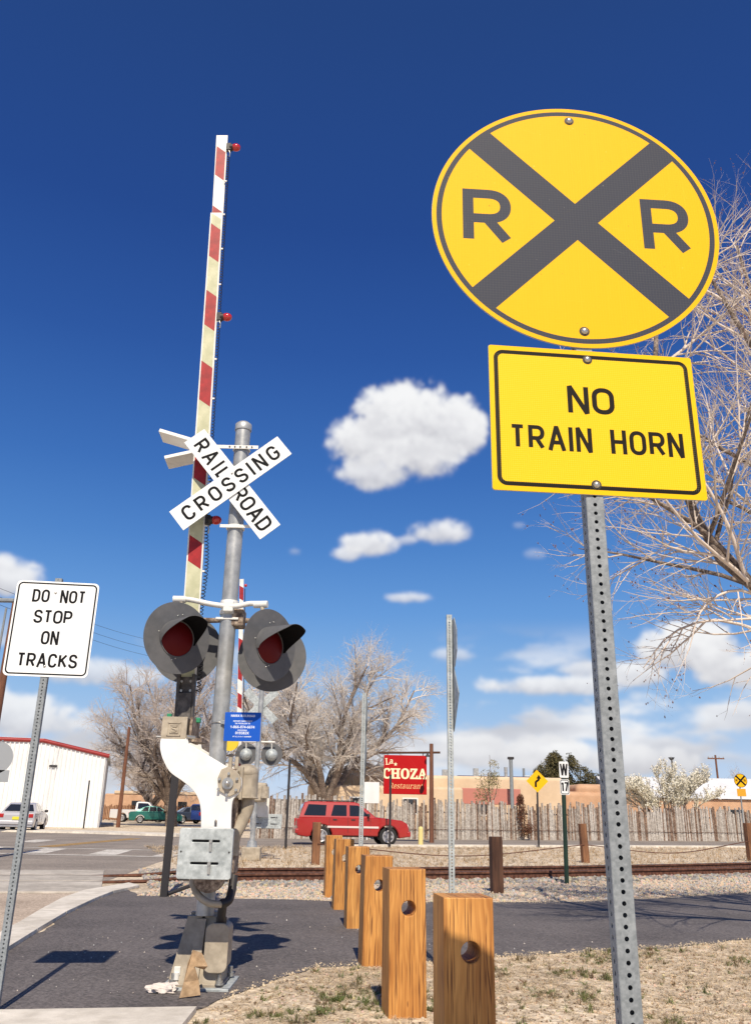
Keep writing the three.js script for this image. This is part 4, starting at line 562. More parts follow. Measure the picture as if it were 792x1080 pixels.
function car(name, label, category, [x, z], yaw, o) {
  const g = thing(name, label, category, [x, z], yaw, o.group), hw0 = o.w / 2, hw = (y) => (y > o.belt ? mix(hw0 - .03, hw0 - o.tuck, (y - o.belt) / (o.h - o.belt)) : y < .5 ? hw0 - .05 * (.5 - y) / .3 : hw0);
  const arch = (cx) => Array.from({ length: 11 }, (_, i) => { const a = Math.PI - i * Math.PI / 10; return [cx + Math.cos(a) * (o.wr + .07), Math.max(o.gc, o.wr + Math.sin(a) * (o.wr + .07))]; });
  const bottom = [[o.body[0][0], o.gc + .06], [o.wheels[0] - o.wr - .2, o.gc], ...arch(o.wheels[0]), ...arch(o.wheels[1]), [o.wheels[1] + o.wr + .12, o.gc], [o.body[o.body.length - 1][0], o.gc + .06]];
  const poly = [...bottom, ...[...o.body].reverse()];
  obj('body', loft(poly, hw, .035), o.paint, g); obj('cabin', loft([...o.cabin].reverse(), (y) => hw(Math.max(y, o.belt + .001)), .03), o.paint, g);
  for (const q of o.windows) for (const s of [1, -1]) { const sh = shape(q), gm = new THREE.ShapeGeometry(sh), p = gm.attributes.position; for (let i = 0; i < p.count; i++) p.setZ(i, s * (hw(Math.max(p.getY(i), o.belt + .001)) + .006)); gm.computeVertexNormals(); obj('side_window', uvm(gm), M.glass, g); }
  for (const [nm, a, b, e] of [['windscreen', ...o.front], ['rear_window', ...o.rear]]) { const d = [b[0] - a[0], b[1] - a[1]], l = Math.hypot(...d), nx = e * Math.abs(d[1]) / l * .012, ny = Math.abs(d[0]) / l * .012, ha = hw(Math.max(a[1], o.belt)) - .1, hb = hw(b[1]) - .12; const gm = new THREE.BufferGeometry(); gm.setAttribute('position', new THREE.Float32BufferAttribute([a[0] + nx, a[1] + ny, ha, a[0] + nx, a[1] + ny, -ha, b[0] + nx, b[1] + ny, -hb, a[0] + nx, a[1] + ny, ha, b[0] + nx, b[1] + ny, -hb, b[0] + nx, b[1] + ny, hb], 3)); gm.computeVertexNormals(); obj(nm, uvm(gm), M.glass, g); }
  for (const wx of o.wheels) for (const s of [1, -1]) { const wg = new THREE.Group(); wg.name = 'wheel'; wg.position.set(wx, o.wr, s * (hw0 - .12)); if (s < 0) wg.rotation.y = Math.PI; g.add(wg); obj('tyre', uvm(new THREE.LatheGeometry([[o.wr * .62, -.1], [o.wr * .95, -.1], [o.wr, -.06], [o.wr, .06], [o.wr * .95, .1], [o.wr * .62, .1]].map((p) => new THREE.Vector2(...p)), 28).rotateX(Math.PI / 2)), M.tyre, wg); const rim = [uvm(new THREE.CylinderGeometry(o.wr * .2, o.wr * .2, .05, 16).rotateX(Math.PI / 2).translate(0, 0, .07)), uvm(new THREE.TorusGeometry(o.wr * .6, .03, 8, 28).translate(0, 0, .08)), uvm(new THREE.CylinderGeometry(o.wr * .6, o.wr * .6, .02, 24).rotateX(Math.PI / 2).translate(0, 0, .0))]; for (let k = 0; k < 5; k++) rim.push(box(o.wr * .55, .07, .03, o.wr * .35, 0, .07).rotateZ(k * 1.2566)); obj('rim', rim, M.rim, wg); }
  obj('underbody', box(o.wheels[1] - o.wheels[0] + .6, .2, o.w - .5, (o.wheels[0] + o.wheels[1]) / 2, o.gc + .12, 0), M.black, g);
  for (const s of [1, -1]) { const f = o.nose, r = o.tail; obj('headlight', box(.1, f[2], .28, f[0], f[1], s * (hw0 - .2), .03), std({ color: lin(.75, .74, .68), roughness: .2 }), g); obj('tail_light', box(.08, r[2], .22, r[0], r[1], s * (hw0 - .17), .02), std({ color: lin(.45, .02, .02), roughness: .25 }), g); obj('mirror', box(.1, .13, .18, o.mir[0], o.mir[1], s * (hw0 + .08), .03), M.blackPaint, g); }
  for (const q of o.seams ?? []) for (const s of [1, -1]) obj('door_seam', box(q[2], q[3], .006, q[0], q[1], s * (hw0 + .0005)), M.black, g);
  if (o.more) o.more(g, hw0); return g;
}
const SUV = { w: 1.72, h: 1.66, belt: 1.05, tuck: .2, gc: .3, wr: .36, wheels: [.98, 3.7], body: [[0, .5], [.0, .82], [.06, 1.06], [3.1, 1.1], [3.35, 1.08], [4.25, .98], [4.48, .86], [4.56, .66], [4.56, .42]], cabin: [[.06, 1.03], [.26, 1.6], [.42, 1.66], [2.3, 1.66], [2.52, 1.6], [3.2, 1.07], [2.9, 1.03]],
  windows: [[[.24, 1.12], [1.12, 1.12], [1.16, 1.53], [.42, 1.55]], [[1.34, 1.12], [1.98, 1.12], [1.98, 1.54], [1.46, 1.54]], [[2.1, 1.12], [2.92, 1.12], [2.46, 1.53], [2.1, 1.54]]], front: [[3.12, 1.13], [2.58, 1.555], 1], rear: [[.09, 1.12], [.25, 1.56], -1], nose: [4.5, .76, .15], tail: [.02, .85, .3], mir: [2.86, 1.16], seams: [[1.28, .78, .012, .56], [2.04, .78, .012, .6], [2.96, .78, .012, .5]] };
car('red_car', 'bright red four-door sport utility car parked before the pole fence', 'car', [-3.0, 36.9], D2R(9), { ...SUV, paint: M.carRed, more: (g, h) => { for (const s of [1, -1]) { obj('side_moulding', box(2.1, .075, .02, 2.25, .7, s * (h + .008), .006), std({ color: lin(.7, .62, .6), roughness: .5 }), g); for (const x of [1.5, 2.25]) obj('door_handle', box(.16, .05, .03, x, .98, s * (h + .012), .008), M.blackPaint, g); obj('roof_rail', [rod([.5, 1.7, s * .58], [2.3, 1.7, s * .58], .018)], M.blackPaint, g); } each('bumper', [box(.16, .22, 1.74, 4.55, .46, 0, .05), box(.16, .2, 1.74, -.01, .52, 0, .05)], M.carRed, g); } });
const SEDAN = { w: 1.75, h: 1.42, belt: .93, tuck: .26, gc: .2, wr: .31, wheels: [.95, 3.6], body: [[0, .45], [-.02, .8], [.1, .93], [.9, .97], [3.0, .95], [4.1, .84], [4.4, .7], [4.48, .5], [4.46, .36]], cabin: [[.55, .93], [1.15, 1.34], [1.5, 1.42], [2.2, 1.41], [2.5, 1.34], [3.2, .93]], windows: [[[.95, .98], [1.55, .98], [1.6, 1.34], [1.28, 1.32]], [[1.66, .98], [2.25, .98], [2.2, 1.34], [1.68, 1.35]], [[2.32, .98], [2.95, .98], [2.48, 1.3], [2.28, 1.34]]], front: [[3.12, .99], [2.56, 1.32], 1], rear: [[.62, .99], [1.1, 1.31], -1], nose: [4.42, .68, .13], tail: [.0, .78, .18], mir: [2.95, 1.0], seams: [[1.6, .66, .01, .5], [2.28, .66, .01, .5]] };
const sheen = (r, g, b) => new THREE.MeshPhysicalMaterial({ color: lin(r, g, b), roughness: .35, metalness: .2, clearcoat: .8, clearcoatRoughness: .08, side: THREE.DoubleSide });
car('silver_car', 'silver saloon car seen from behind by the white metal building', 'car', [-17.75, 45.2], D2R(101), { ...SEDAN, paint: sheen(.55, .55, .58), more: (g) => { obj('number_plate', box(.02, .14, .34, -.03, .66, 0), std({ color: lin(.75, .7, .05), roughness: .5 }), g); obj('bumper', box(.14, .2, 1.7, 0, .45, 0, .05), sheen(.55, .55, .58), g); } });
car('teal_car', 'teal saloon car parked in front of the white pickup', 'car', [-20.6, 77], D2R(14), { ...SEDAN, paint: sheen(.025, .2, .17) });
car('dark_car', 'dark blue saloon car parked right of the teal car', 'car', [-17.6, 79.5], D2R(20), { ...SEDAN, paint: sheen(.03, .045, .08) });
car('blue_car', 'dark blue car with white roof beside the left tree trunk', 'car', [-15.4, 79], D2R(55), { ...SUV, paint: sheen(.03, .06, .25) });
car('white_pickup', 'white pickup truck parked behind the teal car', 'pickup', [-23.6, 82], D2R(8), { ...SUV, paint: sheen(.78, .78, .77), body: [[0, .5], [0, .9], [.02, 1.08], [2.0, 1.08], [3.9, 1.1], [4.05, 1.06], [4.95, .98], [5.15, .86], [5.2, .66], [5.2, .42]], wheels: [1.1, 4.3], h: 1.78, cabin: [[2.2, 1.03], [2.25, 1.68], [2.4, 1.78], [3.2, 1.76], [3.4, 1.7], [4.0, 1.07], [3.8, 1.03]], windows: [[[2.4, 1.14], [3.7, 1.14], [3.3, 1.64], [2.42, 1.66]]], front: [[3.92, 1.13], [3.42, 1.66], 1], rear: [[2.2, 1.14], [2.25, 1.66], -1], nose: [5.12, .78, .15], tail: [.02, .85, .3], mir: [3.7, 1.2], seams: [[2.2, .78, .012, .5]] });

// ------------------------------------------------------------------ restaurant sign on its post
{
  const g = thing('restaurant_sign', 'red hanging restaurant sign with cream lettering on a dark wooden post', 'shop sign', [2.92, 42], 0);
  obj('post', [rod([0, 0, 0], [0, 4.45, 0], .11, 8, .09)], M.poleWood, g); obj('arm', [rod([-2.5, 3.98, 0], [.42, 4.05, 0], .05, 8)], M.darkWood, g);
  const W = 2.05, H = 1.78, s = new THREE.Group(); s.name = 'hanging_board'; s.position.set(-1.25, 3.0, 0); g.add(s);
  obj('board', extr(rrect(W, H, .03), .06, .006).translate(0, 0, -.07), M.redTrim, s); for (const x of [-.85, .85]) obj('hanger', [rod([x, .88, -.03], [x, 1.0, -.03], .02)], M.blackPaint, s);
  obj('print', face(rrect(W - .02, H - .02, .03), W, H), printed(W, H, 300, (x) => {
    x.fillStyle = '#b3161a'; x.fillRect(0, 0, 3, 3); const r = rng(3); x.strokeStyle = '#e06a60'; for (let i = 0; i < 40; i++) { x.globalAlpha = .25 * r(); x.lineWidth = .012; const a = r() * W, b = r() * .9; x.beginPath(); x.moveTo(a, b); x.lineTo(a + .3, b + .32); x.stroke(); } x.globalAlpha = 1;
    x.fillStyle = '#f4ecc2'; x.textAlign = 'center'; x.textBaseline = 'middle'; const t = (str, cx, cy, px, f, sx = 1, rot = 0) => { x.save(); x.translate(cx, cy); x.rotate(rot); x.scale(px / 100 * sx, px / 100); x.font = f.replace('#', '100px'); x.fillText(str, 0, 0); x.restore(); };
    t('L', .17, .3, .42, 'bold # serif', .8, -.1); t('a', .36, .27, .36, 'bold # serif', .9); x.beginPath(); for (let k = 0; k < 10; k++) { const a = k * Math.PI / 5 - 1.57, q = k % 2 ? .045 : .1; x.lineTo(.56 + Math.cos(a) * q, .42 + Math.sin(a) * q); } x.fill();
    t('CHOZA', 1.0, .85, .62, 'bold # serif', .93); x.strokeStyle = '#f4ecc2'; x.lineWidth = .03; x.save(); x.translate(1.0, .85); x.scale(.93 * .0062, .0062); x.font = 'bold 100px serif'; x.lineWidth = 5; x.strokeText('CHOZA', 0, 0); x.restore();
    x.fillStyle = '#e8c890'; t('Restaurant', 1.05, 1.4, .34, 'italic # serif', .9);
    x.fillStyle = '#3a0d10'; x.beginPath(); x.ellipse(1.82, 1.55, .1, .2, .3, 0, 7); x.fill(); x.strokeStyle = '#3a0d10'; x.lineWidth = .05; x.beginPath(); x.moveTo(1.85, 1.4); x.quadraticCurveTo(1.93, 1.2, 1.98, .9); x.stroke();
  }, { roughness: .6 }), s);
  obj('lamp', [uvm(new THREE.ConeGeometry(.12, .2, 12).translate(-.2, 3.93, .2)), rod([-.2, 4.02, 0], [-.2, 4.02, .2], .02)], M.blackPaint, g);
}
{ const m = obj('notice_board', [box(.75, 1.0, .04, 0, 2.2, 0, .01), rod([-.2, 0, -.05], [-.2, 2.6, -.05], .04, 6)], M.bwhite, scene, true); m.position.set(.1, 0, -44.2); tag(m, 'small white notice board left of the red restaurant sign', 'notice'); }
{ // coyote fence of peeled poles
  const g = thing('pole_fence', 'long weathered grey fence of upright wooden poles behind the red car', 'fence', [0, 0]), r = rng(77), light = [], dark = [], mid = [];
  const A = [-5.6, 43.2], B = [46, 66.8], L = Math.hypot(B[0] - A[0], B[1] - A[1]), u = [(B[0] - A[0]) / L, (B[1] - A[1]) / L];
  for (let s = 0; s < L;) { const rad = .042 + r() * .04, h = 1.62 + r() * .42 + .08 * Math.sin(s * .7), X = A[0] + u[0] * s, Z = A[1] + u[1] * s + (r() - .5) * .07, skip = s > 15.4 && s < 15.8; const gm = rod([X, 0, -Z], [X + (r() - .5) * .1, h, -Z + (r() - .5) * .06], rad, 6, rad * (.75 + r() * .2)); if (!skip) [light, mid, dark][r() < .45 ? 0 : r() < .6 ? 1 : 2].push(gm); s += rad * 2 * (.72 + r() * .24); }
  const wood = (a, b, s) => std({ ...grainy(256, a, b, { p: 20, oct: 5, s, speck: .4, size: 1.2, contrast: 2.2 }), bumpScale: .006, roughness: 1 });
  for (const [l, m] of [[light, wood([164, 157, 149], [214, 208, 200], 501)], [mid, wood([136, 126, 118], [190, 181, 171], 502)], [dark, wood([98, 78, 66], [168, 144, 126], 503)]]) { const o = obj('pickets', l, m, g); o.userData = { kind: 'stuff' }; }
  for (const y of [.45, 1.35]) obj('fence_rail', [rod([A[0], y, -A[1] - .09], [B[0], y, -B[1] - .09], .04, 6)], M.darkWood, g);
  const wire = []; wire.push(rod([A[0], .5, -A[1] + .1], [B[0], .5, -B[1] + .1], .012, 4)); obj('fence_wire', wire, M.rust, g);
}
// ------------------------------------------------------------------ buildings
function building(name, label, [x, z], yaw, parts, fn) { const g = thing(name, label, 'building', [x, z], yaw); for (const [n, w, h, d, px, py, pz, m, r] of parts) obj(n, box(w, h, d, px, py + h / 2, pz, r ?? 0), m, g); if (fn) fn(g); return g; }
const slope = -Math.atan(.457);
building('adobe_restaurant', 'low tan adobe restaurant with pink roof edge behind the pole fence', [4.2, 60], 0, [['wall', 15.5, 3.75, 9, 1.4, 0, -5, M.adobePale, .25], ['wing_wall', 10, 2.9, 5, -3.2, 0, .5, M.adobePale, .2], ['roof_edge', 9.4, 1.0, .5, 1.0, 1.9, 1.5, M.pinkRoof, .05], ['parapet', 3, 4.3, 4, -4.5, 0, -2, M.adobePale, .25]], (g) => {
  for (const [x, y] of [[-5, 1.2], [-1.6, 1.2], [3.5, 1.2]]) { const w = obj('window', box(1.0, 1.0, .06, x, y + .5, x < 1 ? 3.02 : -.46), M.white, g); obj('pane', box(.84, .84, .02, x, y + .5, x < 1 ? 3.06 : -.42), M.glass, w); }
  obj('vent', [box(.5, .5, .5, 1.2, 4.0, -3), box(.35, .7, .35, 3.4, 4.05, -3.4), rod([5.5, 3.6, -3], [5.5, 4.5, -3], .12)], M.alum, g); });
building('adobe_house', 'tan adobe house with rounded corners left of the tall perforated post', [13.6, 66], 0, [['wall', 9.6, 3.0, 8, -.6, 0, -3, M.adobe, .35], ['upper_wall', 7, 3.7, 6, -2.4, 0, -4.5, M.adobePale, .35], ['wing_wall', 5.5, 3.55, 6, 4.3, 0, -2.2, M.adobe, .4]], (g) => { obj('roof_unit', [box(.9, .6, .8, -1.0, 3.95, -4, .05)], M.galv2, g); obj('awning', box(5.6, .4, 1.4, -4.0, 3.9, -3), std({ color: lin(.03, .03, .12), roughness: .8 }), g); for (const x of [-3, 3.5]) obj('window', box(1, 1, .05, x, 1.7, x < 0 ? 1.02 : .82), M.glass, g); });
building('low_warehouse', 'long tan building with wide white roof at the right edge', [33, 76], D2R(-4), [['wall', 26, 2.75, 14, 0, 0, 0, M.adobe, .1]], (g) => { obj('roof', extr(shape([[-7.2, 2.78], [7.2, 2.78], [0, 4.6]]), 26.6).rotateY(Math.PI / 2).translate(-13.3, 0, 0), M.bwhite, g); for (const x of [-9, -4, 1, 6]) obj('window', box(1.1, 1, .05, x, 1.5, 7.02), M.glass, g); });
building('adobe_wall_building', 'long low brown adobe building behind the parked cars on left', [-20.5, 98], D2R(3), [['wall', 17, 2.65, 8, 0, 0, -4, M.adobe, .15], ['parapet', 11, .35, 8.2, -2, 2.62, -4, M.adobePale, .1]], (g) => { for (const x of [-5, 0, 5]) obj('window', box(1, .9, .05, x, 1.5, .02), M.glass, g); });
{ const g = thing('slat_fence', 'low dark picket fence behind the parked cars on left', 'fence', [-20.5, 90]), r = rng(9), q = []; for (let x = -8; x < 9; x += .16) q.push(box(.1, 1.2 + r() * .5, .06, x, .7, (r() - .5) * .1)); const o = obj('pickets', q, M.oldWood, g); o.userData = { kind: 'stuff' }; }
{ // white corrugated metal building with red trim
  const g = thing('metal_building', 'white corrugated metal building with dark red roof trim on the left', 'building', [-17.45, 58], D2R(16));
  const top = (x) => (x < -4 ? 5.2 : mix(5.2, 4.4, (x + 4) / 4)), wall = (L, D, turn, hf) => { const w = .27, n = Math.round(L / w), pr = []; for (let i = 0; i < n; i++) { const q = -L + i * w; pr.push([q, 0], [q + w * .55, 0], [q + w * .66, D], [q + w * .9, D]); } pr.push([0, 0]); const pos = [], P = (q, t) => [q[0], t ? hf(q[0]) : 0, q[1]]; for (let i = 0; i < pr.length - 1; i++) { const a = P(pr[i], 0), b = P(pr[i + 1], 0), c = P(pr[i + 1], 1), d = P(pr[i], 1); pos.push(...a, ...b, ...c, ...a, ...c, ...d); } const m = new THREE.BufferGeometry(); m.setAttribute('position', new THREE.Float32BufferAttribute(pos, 3)); m.computeVertexNormals(); return uvm(m.rotateY(turn)); };
  obj('wall', wall(24.3, .075, 0, top), M.bwhite, g); obj('wall', wall(16, -.075, -Math.PI / 2, () => 4.4), M.bwhite, g);
  obj('wall_backing', extr(shape([[-24.3, 0], [-.03, 0], [-.03, 4.38], [-4, 5.18], [-24.3, 5.18]]), 15.9).translate(0, 0, -15.95), M.bwhite, g);
  for (const [a, b] of [[[-24.4, 5.26], [-3.95, 5.26]], [[-3.98, 5.26], [.2, 4.43]]]) obj('roof_trim', rod([a[0], a[1], .1], [b[0], b[1], .1], .13, 4), M.redTrim, g);
  obj('roof', extr(shape([[-24.4, 5.3], [-4, 5.3], [.25, 4.46], [.25, 4.54], [-4, 5.4], [-24.4, 5.4]]), 16.1).translate(0, 0, -16), M.bwhite, g);
  obj('vent', box(.5, .12, .03, -3.2, 3.7, .12), M.blackPaint, g);
}
// ------------------------------------------------------------------ poles, wires and small street things
function utilityPole(label, x, z, h, arm, yaw = 0, r = .13) { const g = thing('utility_pole', label, 'utility pole', [x, z], yaw); obj('pole', [rod([0, 0, 0], [0, h, 0], r, 10, r * .7)], M.poleWood, g); if (arm) { obj('crossarm', box(arm, .12, .1, 0, h - .35, .08), M.poleWood, g); for (const s of [-.45, -.2, .2, .45]) obj('insulator', [cyl(.04, .03, .14, s * arm, h - .29, .08, 8)], M.tan, g); } return g; }
utilityPole('distant brown utility pole with crossarm above the white roof', 35.5, 90, 7.5, 1.7);
utilityPole('brown utility pole in front of the left bare tree', -16.7, 60, 6.5, 0, 0, .14);
{ const g = utilityPole('rusty brown pole at the left edge behind the white sign', -9.52, 22, 6.35, 0, 0, .12); obj('lamp_arm', [box(.5, .1, .16, -.28, 6.42, 0, .03)], M.galv, g); obj('conduit', [rod([-.22, 0, .05], [-.2, 6.2, .05], .03)], M.galv, g); }
{ const g = thing('lamp_post', 'grey lamp post rising above the pole fence near the yellow diamond sign', 'lamp post', [9.2, 57.5]); obj('pole', [rod([0, 0, 0], [0, 4.75, 0], .13, 10, .12)], M.galv, g); obj('lamp', box(.4, .16, .3, 0, 4.8, 0, .03), M.blackPaint, g); }
{ const g = thing('lamp_post', 'thin short grey pole left of the evergreen tree', 'lamp post', [12.9, 74]); obj('pole', [rod([0, 0, 0], [0, 5.0, 0], .1, 8)], M.galv, g); }
{ const g = thing('lamp_post', 'small dark lamp head above the white blossoming bush', 'lamp post', [28.2, 82]); obj('pole', [rod([0, 0, 0], [0, 6.4, 0], .07, 8)], M.blackPaint, g); obj('lamp', [cyl(.12, .3, .25, 0, 6.4, 0, 10)], M.blackPaint, g); }
{ const g = thing('railroad_warning_sign', 'grey back of a round sign over a plate at the left edge', 'road sign', [-11.0, 26], D2R(0)); obj('post', [rod([-.05, 0, 0], [.05, 3.1, 0], .03, 8)], M.galv, g); obj('round_sign', extr(circ(.45), .004).translate(0, 2.6, .04), M.signback, g); obj('plate_sign', extr(rrect(.78, .34, .02), .004).translate(.02, 2.08, .04), M.signback, g); }
for (const [a, b, which] of [[[-20.2, 11.9, -40], [-18.5, 16.5, -85], 'topmost'], [[-20.1, 11.45, -40], [-18.4, 15.64, -85], 'middle'], [[-20.0, 11.05, -40], [-18.3, 14.9, -85], 'lowest']]) { const m = obj('overhead_wire', tube([a, [(a[0] + b[0]) / 2, (a[1] + b[1]) / 2 - .5, (a[2] + b[2]) / 2], b], .011, 16, 4), M.black, scene, true); tag(m, `${which} of the three thin wires in the sky right of the white sign`, 'wire', 'overhead wires on the left'); }
{ const m = obj('steel_post', [rod([0, 0, 0], [0, 2.8, 0], .05, 8)], M.blackPaint, scene, true); m.position.set(-17.4, 0, -55); tag(m, 'thin dark post in front of the white metal building', 'post'); }

// ------------------------------------------------------------------ trees
// the bare tree on the right: its trunk stands out of view, its limbs reach over the sign
{
  const K = 1.36, Z0 = 10.05, X0 = 7.75, q = (x, y, z) => [x * K - X0, (y - 1.3) * K + 1.3, -(z * K - Z0)];
  const L = [{ n: 11, len: 2.4, ang: .75, seg: 7, wob: .28, up: .3, from: .2, rad: .026 }, { n: 8, len: 1.4, ang: .7, seg: 6, wob: .34, up: .2, from: .08, rad: .016 }, { n: 5, len: .75, ang: .7, seg: 5, wob: .4, up: .15, from: .1, rad: .011 }, { n: 2, len: .28, ang: .7, seg: 3, wob: .4, up: .1, from: .2, rad: .0075 }];
  const limbs = [
    [[[0, -.1, 0], [-.05, .9, 0], q(5.5, 1.75, 7.35)], .3, .22, 9],
    [[q(5.5, 1.7, 7.35), q(4.3, 2.7, 7.1), q(3.3, 3.15, 7), q(2.95, 3.5, 7), q(2.75, 4.1, 7), q(2.62, 4.8, 7.05), q(2.66, 5.6, 7.1), q(2.85, 6.4, 7.2)], .09, .02],
    [[q(3.3, 3.15, 7), q(2.9, 3.62, 6.95), q(2.5, 3.85, 6.85), q(2.2, 3.97, 6.75), q(1.9, 4.03, 6.7), q(1.6, 4.0, 6.7)], .038, .007, 1],
    [[q(3.9, 2.9, 7.1), q(3.3, 3.35, 7.4), q(2.75, 3.62, 7.8), q(2.4, 3.8, 8.1), q(2.1, 3.9, 8.3)], .036, .007, 1],
    [[q(5.5, 1.8, 7.3), q(4.6, 3.6, 7.1), q(3.9, 4.8, 7), q(3.45, 5.6, 6.9), q(3.15, 6.35, 6.9)], .09, .018],
    [[q(5.5, 1.8, 7.4), q(4.9, 3.9, 7.6), q(4.4, 5.0, 7.6), q(3.95, 6.1, 7.5), q(3.75, 7.0, 7.4)], .1, .015],
    [[q(5.5, 1.8, 7.4), q(5.6, 4.0, 7.2), q(5.6, 5.4, 7), q(5.5, 6.6, 7)], .12, .02],
    [[q(4.4, 2.6, 7.1), q(3.6, 2.8, 7.3), q(3.1, 3.0, 7.5), q(2.75, 2.9, 7.7), q(2.5, 2.6, 7.8)], .03, .006, 1],
    [[q(3.6, 3.0, 7.1), q(3.1, 3.15, 7.0), q(2.75, 2.95, 6.9), q(2.6, 2.6, 6.9)], .024, .006, 1],
    [[q(3.2, 3.2, 7), q(3.0, 3.7, 6.8), q(2.7, 4.2, 6.7), q(2.3, 4.5, 6.6)], .03, .006, 1],
    [[q(5.4, 1.9, 7.5), q(5.0, 3.4, 8.2), q(4.1, 4.5, 8.7), q(3.3, 5.0, 9.0)], .07, .012],
    [[q(4.85, 4.0, 7.6), q(4.0, 4.6, 7.9), q(3.2, 5.2, 8.0), q(2.6, 5.8, 8.0)], .05, .01, 1],
    [[q(5.6, 1.9, 7.3), q(6.6, 3.8, 7), q(7.6, 5.6, 6.8), q(8.0, 7.5, 6.8)], .12, .02],
  ];
  const { g, c, thin } = bareTree('large bare tree at right whose budding branches reach behind the yellow signs', [X0, Z0], limbs, L, 2024, M.twig, .03);
  const r = rng(31), buds = []; for (const t of thin.tips) { const n = r() < .55 ? 1 + Math.floor(r() * 3) : 0; for (let k = 0; k < n; k++) { const p = t[Math.max(1, t.length - 1 - Math.floor(r() * 2))].clone().lerp(t[t.length - 2], r()); buds.push(p.x, p.y, p.z); } }
  const og = new THREE.OctahedronGeometry(.0065, 0).toNonIndexed().attributes.position, pos = []; for (let i = 0; i < buds.length; i += 3) { const s = .6 + r() * .9; for (let k = 0; k < og.count; k++) pos.push(buds[i] + og.getX(k) * s, buds[i + 1] + og.getY(k) * s * 1.8, buds[i + 2] + og.getZ(k) * s); }
  const bg = new THREE.BufferGeometry(); bg.setAttribute('position', new THREE.Float32BufferAttribute(pos, 3)); bg.computeVertexNormals(); const b = obj('buds', uvm(bg), M.bud, g); b.userData = { kind: 'stuff' };
}
function cottonwood(label, [X, Z], H, W, seed, trunkR, lean, dens, mat, group) {
  const r = rng(seed), limbs = [[[[0, -.2, 0], [lean * .1, H * .1, 0], [lean * .2, H * .2, .1]], trunkR, trunkR * .8, 9]]; const n = 9;
  for (let k = 0; k < n; k++) { const a = k / n * 6.283 + r() * .5, spread = W * (.35 + r() * .6), top = H * (.55 + r() * .42) * (1 - .35 * Math.max(0, spread / W - .5)); limbs.push([[[lean * .2, H * (.08 + r() * .1), .1], [lean * .2 + Math.cos(a) * spread * .3, H * (.25 + r() * .12), Math.sin(a) * spread * .3], [lean * .3 + Math.cos(a + .3) * spread * .65, top * .68, Math.sin(a + .3) * spread * .65], [lean * .3 + Math.cos(a) * spread, top, Math.sin(a) * spread]], trunkR * .46, trunkR * .09]); }
  const k = H / 12, L = [{ n: 13, len: 4.0 * k, ang: .75, seg: 6, wob: .35, up: .2, from: .25, rad: .085 * k }, { n: 10, len: 2.1 * k, ang: .75, seg: 5, wob: .4, up: .12, from: .12, rad: .04 * k }, { n: dens, len: 1.0 * k, ang: .8, seg: 4, wob: .45, up: .02, from: .12, rad: .02 * k }, { n: 3, len: .6 * k, ang: .8, seg: 2, wob: .5, up: 0, from: .2, rad: .016 * k }];
  return bareTree(label, [X, Z], limbs, L, seed, mat, .07 * k, group);
}
cottonwood('big spreading bare tree behind the fence above the red car', [-3.0, 57], 12.2, 7.5, 71, .55, .6, 7, M.twigPale);
cottonwood('bare tree with thick trunk left of the near signal', [-14.6, 66], 12.0, 6.5, 72, .58, -1.2, 7, M.twigWarm);
cottonwood('smaller bare tree beyond the metal building on left', [-21.5, 88], 8.5, 6.0, 73, .4, 0, 6, M.twigWarm);
cottonwood('distant bare tree right of the white blossoming bush', [37, 98], 6.5, 4.5, 74, .25, 0, 5, M.twigWarm);
function leafy(name, label, [X, Z], blobs, n, size, cols, seed, trunk) {
  const g = thing(name, label, name.includes('bush') || name.includes('vine') ? 'shrub' : 'tree', [X, Z]), r = rng(seed), w = new Wood(); for (const [a, b, r0] of trunk) w.limb([V(...a), V((a[0] + b[0]) / 2 + .1, (a[1] + b[1]) / 2, (a[2] + b[2]) / 2), V(...b)], [r0, r0 * .7, r0 * .35], 6); obj('trunk', w.geo(), M.bark, g);
  cols.forEach((c, ci) => { const pos = []; for (let i = 0; i < n / cols.length; i++) { const [bx, by, bz, rx, ry] = blobs[Math.floor(r() * blobs.length)]; const u = r() * 2 - 1, a = r() * 6.283, rr = Math.pow(r(), .45), s = Math.sqrt(1 - u * u), x = bx + s * Math.cos(a) * rx * rr, y = by + u * ry * rr, z = bz + s * Math.sin(a) * rx * rr; if (fbm(x * 1.6 + seed, y * 1.6 + z, 2, seed) < .36) continue; const e = () => (r() - .5) * size * 2; const d1 = [e(), e(), e()], d2 = [e(), e(), e()]; pos.push(x, y, z, x + d1[0], y + d1[1], z + d1[2], x + d2[0], y + d2[1], z + d2[2]); } const m = new THREE.BufferGeometry(); m.setAttribute('position', new THREE.Float32BufferAttribute(pos, 3)); m.computeVertexNormals(); const o = obj('crown', uvm(m), std({ color: lin(...c), roughness: .95 }), g); o.userData = { kind: 'stuff' }; });
}
leafy('evergreen_tree', 'dark olive round evergreen tree behind the fence and white plates', [16.4, 76], [[0, 4.4, 0, 2.1, 2.0], [-1.4, 4.0, .3, 1.4, 1.4], [1.5, 4.1, 0, 1.5, 1.4], [.1, 5.7, 0, 1.3, 1.0]], 30000, .13, [[.1, .09, .035], [.15, .125, .05], [.065, .06, .026]], 81, [[[0, 0, 0], [0, 4, 0], .25]]);
leafy('evergreen_tree', 'smaller olive evergreen tree just left of the tall perforated post', [19.6, 78], [[0, 3.8, 0, 1.3, 1.1], [.9, 3.9, 0, 1.1, 1.1], [-.9, 3.5, .3, .9, .8]], 16000, .12, [[.11, .1, .045], [.17, .14, .07], [.07, .065, .03]], 82, [[[0, 0, 0], [0, 3.4, 0], .2]]);
